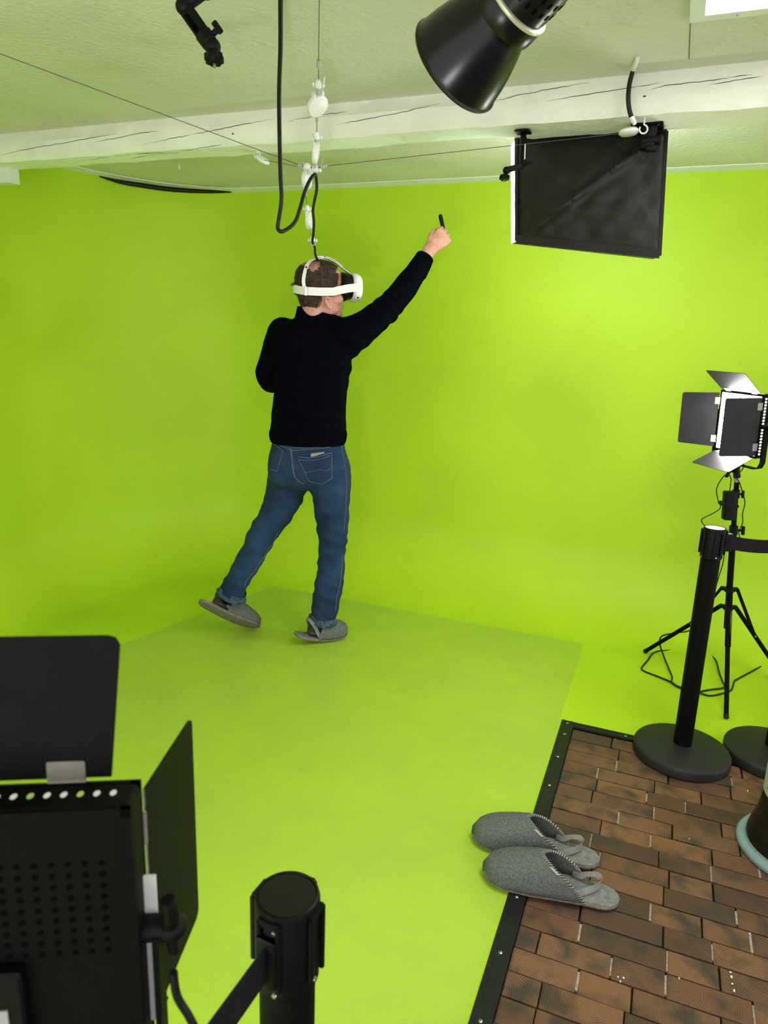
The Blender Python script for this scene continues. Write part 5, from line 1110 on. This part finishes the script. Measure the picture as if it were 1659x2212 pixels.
# ---- felt overshoes
def wsole(q): 
    q = min(max(q, 0.0), 1.0); e = min(1.0, (q / 0.14)) if q < 0.14 else (min(1.0, (1 - q) / 0.22) if q > 0.78 else 1.0)
    return (0.045 + 0.016 * min(1, max(0, (q - 0.25) / 0.4))) * math.sqrt(max(0.0, 1 - (1 - e) ** 2) + 1e-5)
def overshoe(label, heel, toe, up, sag, strap, mirror=1, group='grey felt overshoes', open_c=0.50, open_s=0.70, hh=0.088):
    x = (toe - heel).normalized(); up = (up - x * up.dot(x)).normalized(); y = up.cross(x) * mirror; L = (toe - heel).length
    lo = heel if heel.z < toe.z else toe
    th = thing('felt_overshoe', label, 'overshoe', (heel + toe) / 2 - up * sag, group)
    def W(q, yy, z): return heel + x * (L * q) + y * yy + up * (z - sag * 4 * q * (1 - q))
    qs = [0.0, 0.004, 0.015, 0.035, 0.07, 0.11] + [0.15 + 0.058 * k for k in range(12)] + [0.84, 0.88, 0.92, 0.955, 0.98, 0.993, 1.0]
    def sec(q, z0, z1, k=1.0):
        w_ = wsole(q) * k; return [W(q, w_ * a, z0 + (z1 - z0) * b) for (a, b) in ((-1, .5), (-0.985, .9), (-0.95, 1), (-0.5, 1), (0, 1), (0.5, 1), (0.95, 1), (0.985, .9), (1, .5), (0.985, .1), (0.95, 0), (0.5, 0), (0, 0), (-0.5, 0), (-0.95, 0), (-0.985, .1))]
    def skin_(z0, z1, k):
        mb = MB(); n = 16; vs = [p for q in qs for p in sec(q, z0, z1, k)]; fs = []
        for i in range(len(qs) - 1):
            for j in range(n): fs.append((i * n + j, i * n + (j + 1) % n, (i + 1) * n + (j + 1) % n, (i + 1) * n + j))
        fs += [tuple(range(n)), tuple((len(qs) - 1) * n + j for j in range(n))]; mb.add(vs, fs); return mb
    skin_(0.0, 0.011, 1.0).build('sole', 'sole', th, 50); skin_(0.0105, 0.0140, 0.955).build('insole', 'insole', th, 50)
    def hgt(q):                                    # height of the vamp along the foot
        a = (1 - q) / open_c; return (0.012 + (hh - 0.012) * min(1, a) ** 0.45) if a < 1 else hh
    def qopen(v): return 1 - (open_c + (open_s - open_c) * abs(v) ** 1.35)
    rows = []; NV, NU = 26, 18
    for i in range(NU + 1):
        row = []
        for j in range(NV + 1):
            v = -1 + 2 * j / NV; qo = qopen(v); uu = (i / NU) ** 0.8; q = 0.998 + (qo - 0.998) * uu
            w_ = wsole(q) * 1.0; hq = hgt(q); ang_ = v * math.pi / 2
            row.append(W(q, w_ * math.copysign(abs(math.sin(ang_)) ** 0.85, v), 0.009 + hq * max(0.0, math.cos(ang_)) ** 0.72))
        rows.append(row)
    mb = MB(); mb.grid(rows); uo = mb.build('upper', 'felt', th, 180); md = uo.modifiers.new('felt_thickness', 'SOLIDIFY'); md.thickness = 0.0045; md.offset = 0
    # blanket stitch round the opening
    edge = catmull(rows[-1], 6); edin = catmull(rows[-2], 6); sl, sdk = MB(), MB(); acc = 0.0; kk_ = 0
    for i in range(1, len(edge)):
        acc += (edge[i] - edge[i - 1]).length
        if acc > 0.0026:
            acc = 0; kk_ += 1; d_ = (edin[i] - edge[i]).normalized(); n_ = d_.cross(edge[i] - edge[i - 1]).normalized(); (sl if kk_ % 2 else sdk).box(edge[i] + d_ * 0.0035, (0.0095, 0.0018, 0.0062), X=d_, Y=(edge[i] - edge[i - 1]).normalized(), Z=n_)
    for m_, mt_ in ((sl, 'stitch_light'), (sdk, 'stitch_dark')): o = m_.build('stitching', mt_, uo); o['kind'] = 'stuff'
    cT = rows[-1][19]; dT = (rows[-2][19] - cT).normalized(); tT = (rows[-1][20] - rows[-1][18]).normalized(); nT = dT.cross(tT).normalized()
    if nT.dot(y) < 0: nT = -nT
    mb = MB(); mb.box(cT + dT * 0.010 + nT * 0.004, (0.008, 0.026, 0.0016), X=dT, Y=tT, Z=nT); mb.build('woven_tag', 'stitch_light', uo)
    s0 = lambda sg, q=None: W(1 - open_s + 0.03, wsole(1 - open_s) * 0.93 * sg, 0.020)
    if strap == 'worn':
        P = [s0(1), W(0.36, 0.044, 0.040), W(0.30, 0.041, 0.068), W(0.235, 0.026, 0.092), W(0.205, 0.0, 0.098), W(0.235, -0.026, 0.092), W(0.30, -0.041, 0.068), W(0.36, -0.044, 0.040), s0(-1)]; S = [(x * 0.9 + up * 0.3), (x * 0.85 + up * 0.5), (x * 0.6 + up * 0.8), (up + x * 0.3), (up + x * 0.15), (up + x * 0.3), (x * 0.6 + up * 0.8), (x * 0.85 + up * 0.5), (x * 0.9 + up * 0.3)]
    else:
        P = [s0(1), W(0.30, 0.030, 0.020), W(0.22, 0.010, 0.026), W(0.145, -0.012, 0.032), W(0.155, -0.030, 0.046), W(0.23, -0.034, 0.040), W(0.28, -0.033, 0.030), W(0.335, -0.040, 0.026), s0(-1)]
        S = [(up * 0.5 + x * 0.8), (up * 0.35 + x), (up * 0.4 + x * 0.9), (up + x * 0.2), (up * 0.5 - y * 0.9), (up * 0.2 - y), (up * 0.8 - y * 0.4), (up), (up + x * 0.3)]
    mb = MB(); mb.ribbon(P, [V(s_) for s_ in S], 0.017, 0.0022, sm=6); mb.build('strap', 'elastic', th, 60)
    return x, y, up, L
rh_, rt_ = YY(637, 1372, 3.235), YY(747, 1379, 3.385); rt_.z = max(rt_.z, 0.016); rh_.z = max(rh_.z, 0.040)
overshoe('grey felt overshoe on the man\'s right foot, sole down on the floor', rh_, rt_, UP, 0.024, 'worn', -1, open_c=0.50, open_s=0.62, hh=0.10)
d_ = (rt_ - rh_).normalized(); shoe(rh_ + d_ * 0.075 + UP * -0.008, rt_ - d_ * 0.04 + UP * 0.0, UP, YY(701, 1335, YC))
lh_, lt_ = YY(431, 1300, 3.24), YY(558, 1357, 3.40); lt_.z = max(lt_.z, 0.012)
lup = (UP * 0.74 + FH * 0.68 + RH * 0.15).normalized()
overshoe('grey felt overshoe on the man\'s raised left foot, heel lifted', lh_, lt_, lup, 0.012, 'worn', -1, open_c=0.50, open_s=0.62, hh=0.10)
dl2 = (lt_ - lh_).normalized(); lu = (lup - dl2 * lup.dot(dl2)).normalized(); shoe(lh_ + dl2 * 0.075 + lu * 0.002, lt_ - dl2 * 0.05 + lu * 0.002, lup, YY(505, 1275, YC - 0.01))
# pair left standing on the edge of the block floor
z0 = 0.0075
overshoe('empty grey felt overshoe in front, overlapping the other of the pair', FZ(1337, 1950, z0), FZ(1043, 1880, z0), UP, 0.0, 'floor', 1, open_c=0.44, open_s=0.76, hh=0.092)
overshoe('empty grey felt overshoe behind the other one of the pair', FZ(1294, 1864, z0), FZ(1020, 1801, z0), UP, 0.0, 'floor', 1, open_c=0.44, open_s=0.76, hh=0.092)

# ---- VR headset
vh = thing('vr_headset', 'white VR headset with black face cushion worn by the man', 'VR headset', HP(0.15, 0, 0.08))
def sring(x, zc, hw, hz): return (HP(x, 0, zc), HR * hw, UP * hz)
mb = MB(); mb.loft(dense([sring(0.134, .138, .084, .056), sring(0.140, .138, .091, .060), sring(0.152, .136, .093, .062), sring(0.166, .134, .090, .059), sring(0.176, .132, .080, .050), sring(0.181, .131, .060, .034)], 3), 64, pw=3.2); mb.build('visor', 'white', vh, 60)
mb = MB(); mb.loft(dense([sring(0.088, .140, .072, .056), sring(0.096, .138, .078, .062), sring(0.108, .136, .080, .062), sring(0.124, .137, .078, .056), sring(0.138, .138, .080, .054)], 3), 56, pw=2.8); fc = mb.build('face_cushion', 'black', vh, 60)
mb = MB()
for (z, y_) in ((0.090, 0.0905), (0.130, 0.0925)):
    for sg in (1, -1): mb.ell(HP(0.152, y_ * sg * 0.99, z), 0.0042, 0.002, 0.0042, X=HF, Y=HR, nu=12, nv=6)
mb.build('camera_lens', 'black_gloss', vh)
for sg in (1, -1):
    P = [HP(0.160, 0.092 * sg, 0.135), HP(0.110, 0.093 * sg, 0.128), HP(0.060, 0.091 * sg, 0.116), HP(0.038, 0.090 * sg, 0.110), HP(-0.02, 0.089 * sg, 0.107), HP(-0.070, 0.081 * sg, 0.107)]
    mb = MB(); mb.ribbon(P, [UP - HF * 0.15] * 3 + [UP] * 3, 0.034, 0.007); mb.build('side_arm', 'white', vh, 50)
P = [HP(-0.068, 0.080, 0.107), HP(-0.098, 0.058, 0.110), HP(-0.115, 0.025, 0.116), HP(-0.119, 0.0, 0.118), HP(-0.115, -0.025, 0.116), HP(-0.098, -0.058, 0.110), HP(-0.068, -0.080, 0.107)]
mb = MB(); mb.ribbon(P, UP, 0.034, 0.006, sm=4); mb.build('rear_band', 'white', vh, 60)
for sg in (1, -1):
    P = [HP(-0.084, 0.073 * sg, 0.112), HP(-0.090, 0.069 * sg, 0.150), HP(-0.080, 0.060 * sg, 0.195), HP(-0.060, 0.043 * sg, 0.230), HP(-0.025, 0.020 * sg, 0.252), HP(0.01, 0.012 * sg, 0.256)]
    mb = MB(); mb.ribbon(P, HF * 0.8 + UP * 0.3, 0.015, 0.003, sm=5); mb.build('crown_strap', 'white', vh, 60)
    mb = MB(); mb.box(HP(-0.082, 0.079 * sg, 0.107), (0.012, 0.006, 0.037), X=HF, Y=HR, Z=UP, bev=0.002); mb.build('strap_slider', 'white', vh)
P = [HP(-0.01, 0, 0.257), HP(0.03, 0, 0.254), HP(0.07, 0, 0.238), HP(0.105, 0, 0.214), HP(0.138, 0, 0.194)]
mb = MB(); mb.ribbon(P, HR, 0.030, 0.003, sm=5); mb.ribbon([HP(0.02, 0, 0.262), HP(0.06, 0, 0.250), HP(0.10, 0, 0.224)], HR, 0.026, 0.002, sm=4); mb.build('top_strap', 'white', vh, 60)
# ---- controller in the raised hand, phone in the back pocket
k1_ = YY(950.5, 463, YC + 0.262); k2_ = YY(960, 505, YC + 0.262); kd = (k2_ - k1_).normalized()
ct_ = thing('vr_controller', 'black stick-shaped VR controller held in the raised right hand', 'VR controller', k2_)
mb = MB(); L_ = (k2_ - k1_).length; mb.lathe([(0.002, 0), (0.0065, 0.0015), (0.0092, 0.006), (0.0094, 0.02), (0.0086, L_ * 0.8), (0.0088, L_ + 0.02), (0.006, L_ + 0.026)], k1_, kd, 24); mb.build('grip', 'black', ct_)
mb = MB(); mb.lathe([(0.003, -0.001), (0.003, 0.001)], k1_ + kd * 0.014 - vwh * 0.009, -vwh, 10); mb.build('button', 'black_gloss', ct_)
pp = [jhit(u, v, 0.0) for (u, v) in ((668, 986), (702, 982), (686, 978), (688, 1004), (686, 990))]
if all(pp):
    tl = (pp[1] - pp[0]).normalized(); upn = (pp[2] - pp[3]); upn = (upn - tl * upn.dot(tl)).normalized(); pn = tl.cross(upn).normalized()
    if pn.dot(CAMP - pp[4]) < 0: pn = -pn
    upn = (upn + pn * 0.42).normalized(); pn = tl.cross(upn).normalized(); pn = pn if pn.dot(CAMP - pp[4]) > 0 else -pn
    top_c = jhit(686, 977, 0.0) + pn * 0.0030; c_ = top_c - upn * 0.055
    pt = thing('smartphone', 'grey smartphone sticking out of the back pocket of the jeans', 'phone', c_ - UP * 0.05)
    mb = MB(); mb.box(c_, (0.068, 0.110, 0.0075), X=tl, Y=upn, Z=pn, bev=0.008); mb.build('case', 'phone', pt)
    mb = MB(); mb.box(c_ + upn * 0.0552 - tl * 0.004, (0.026, 0.0008, 0.003), X=tl, Y=upn, Z=pn); mb.build('top_key', 'black', pt)
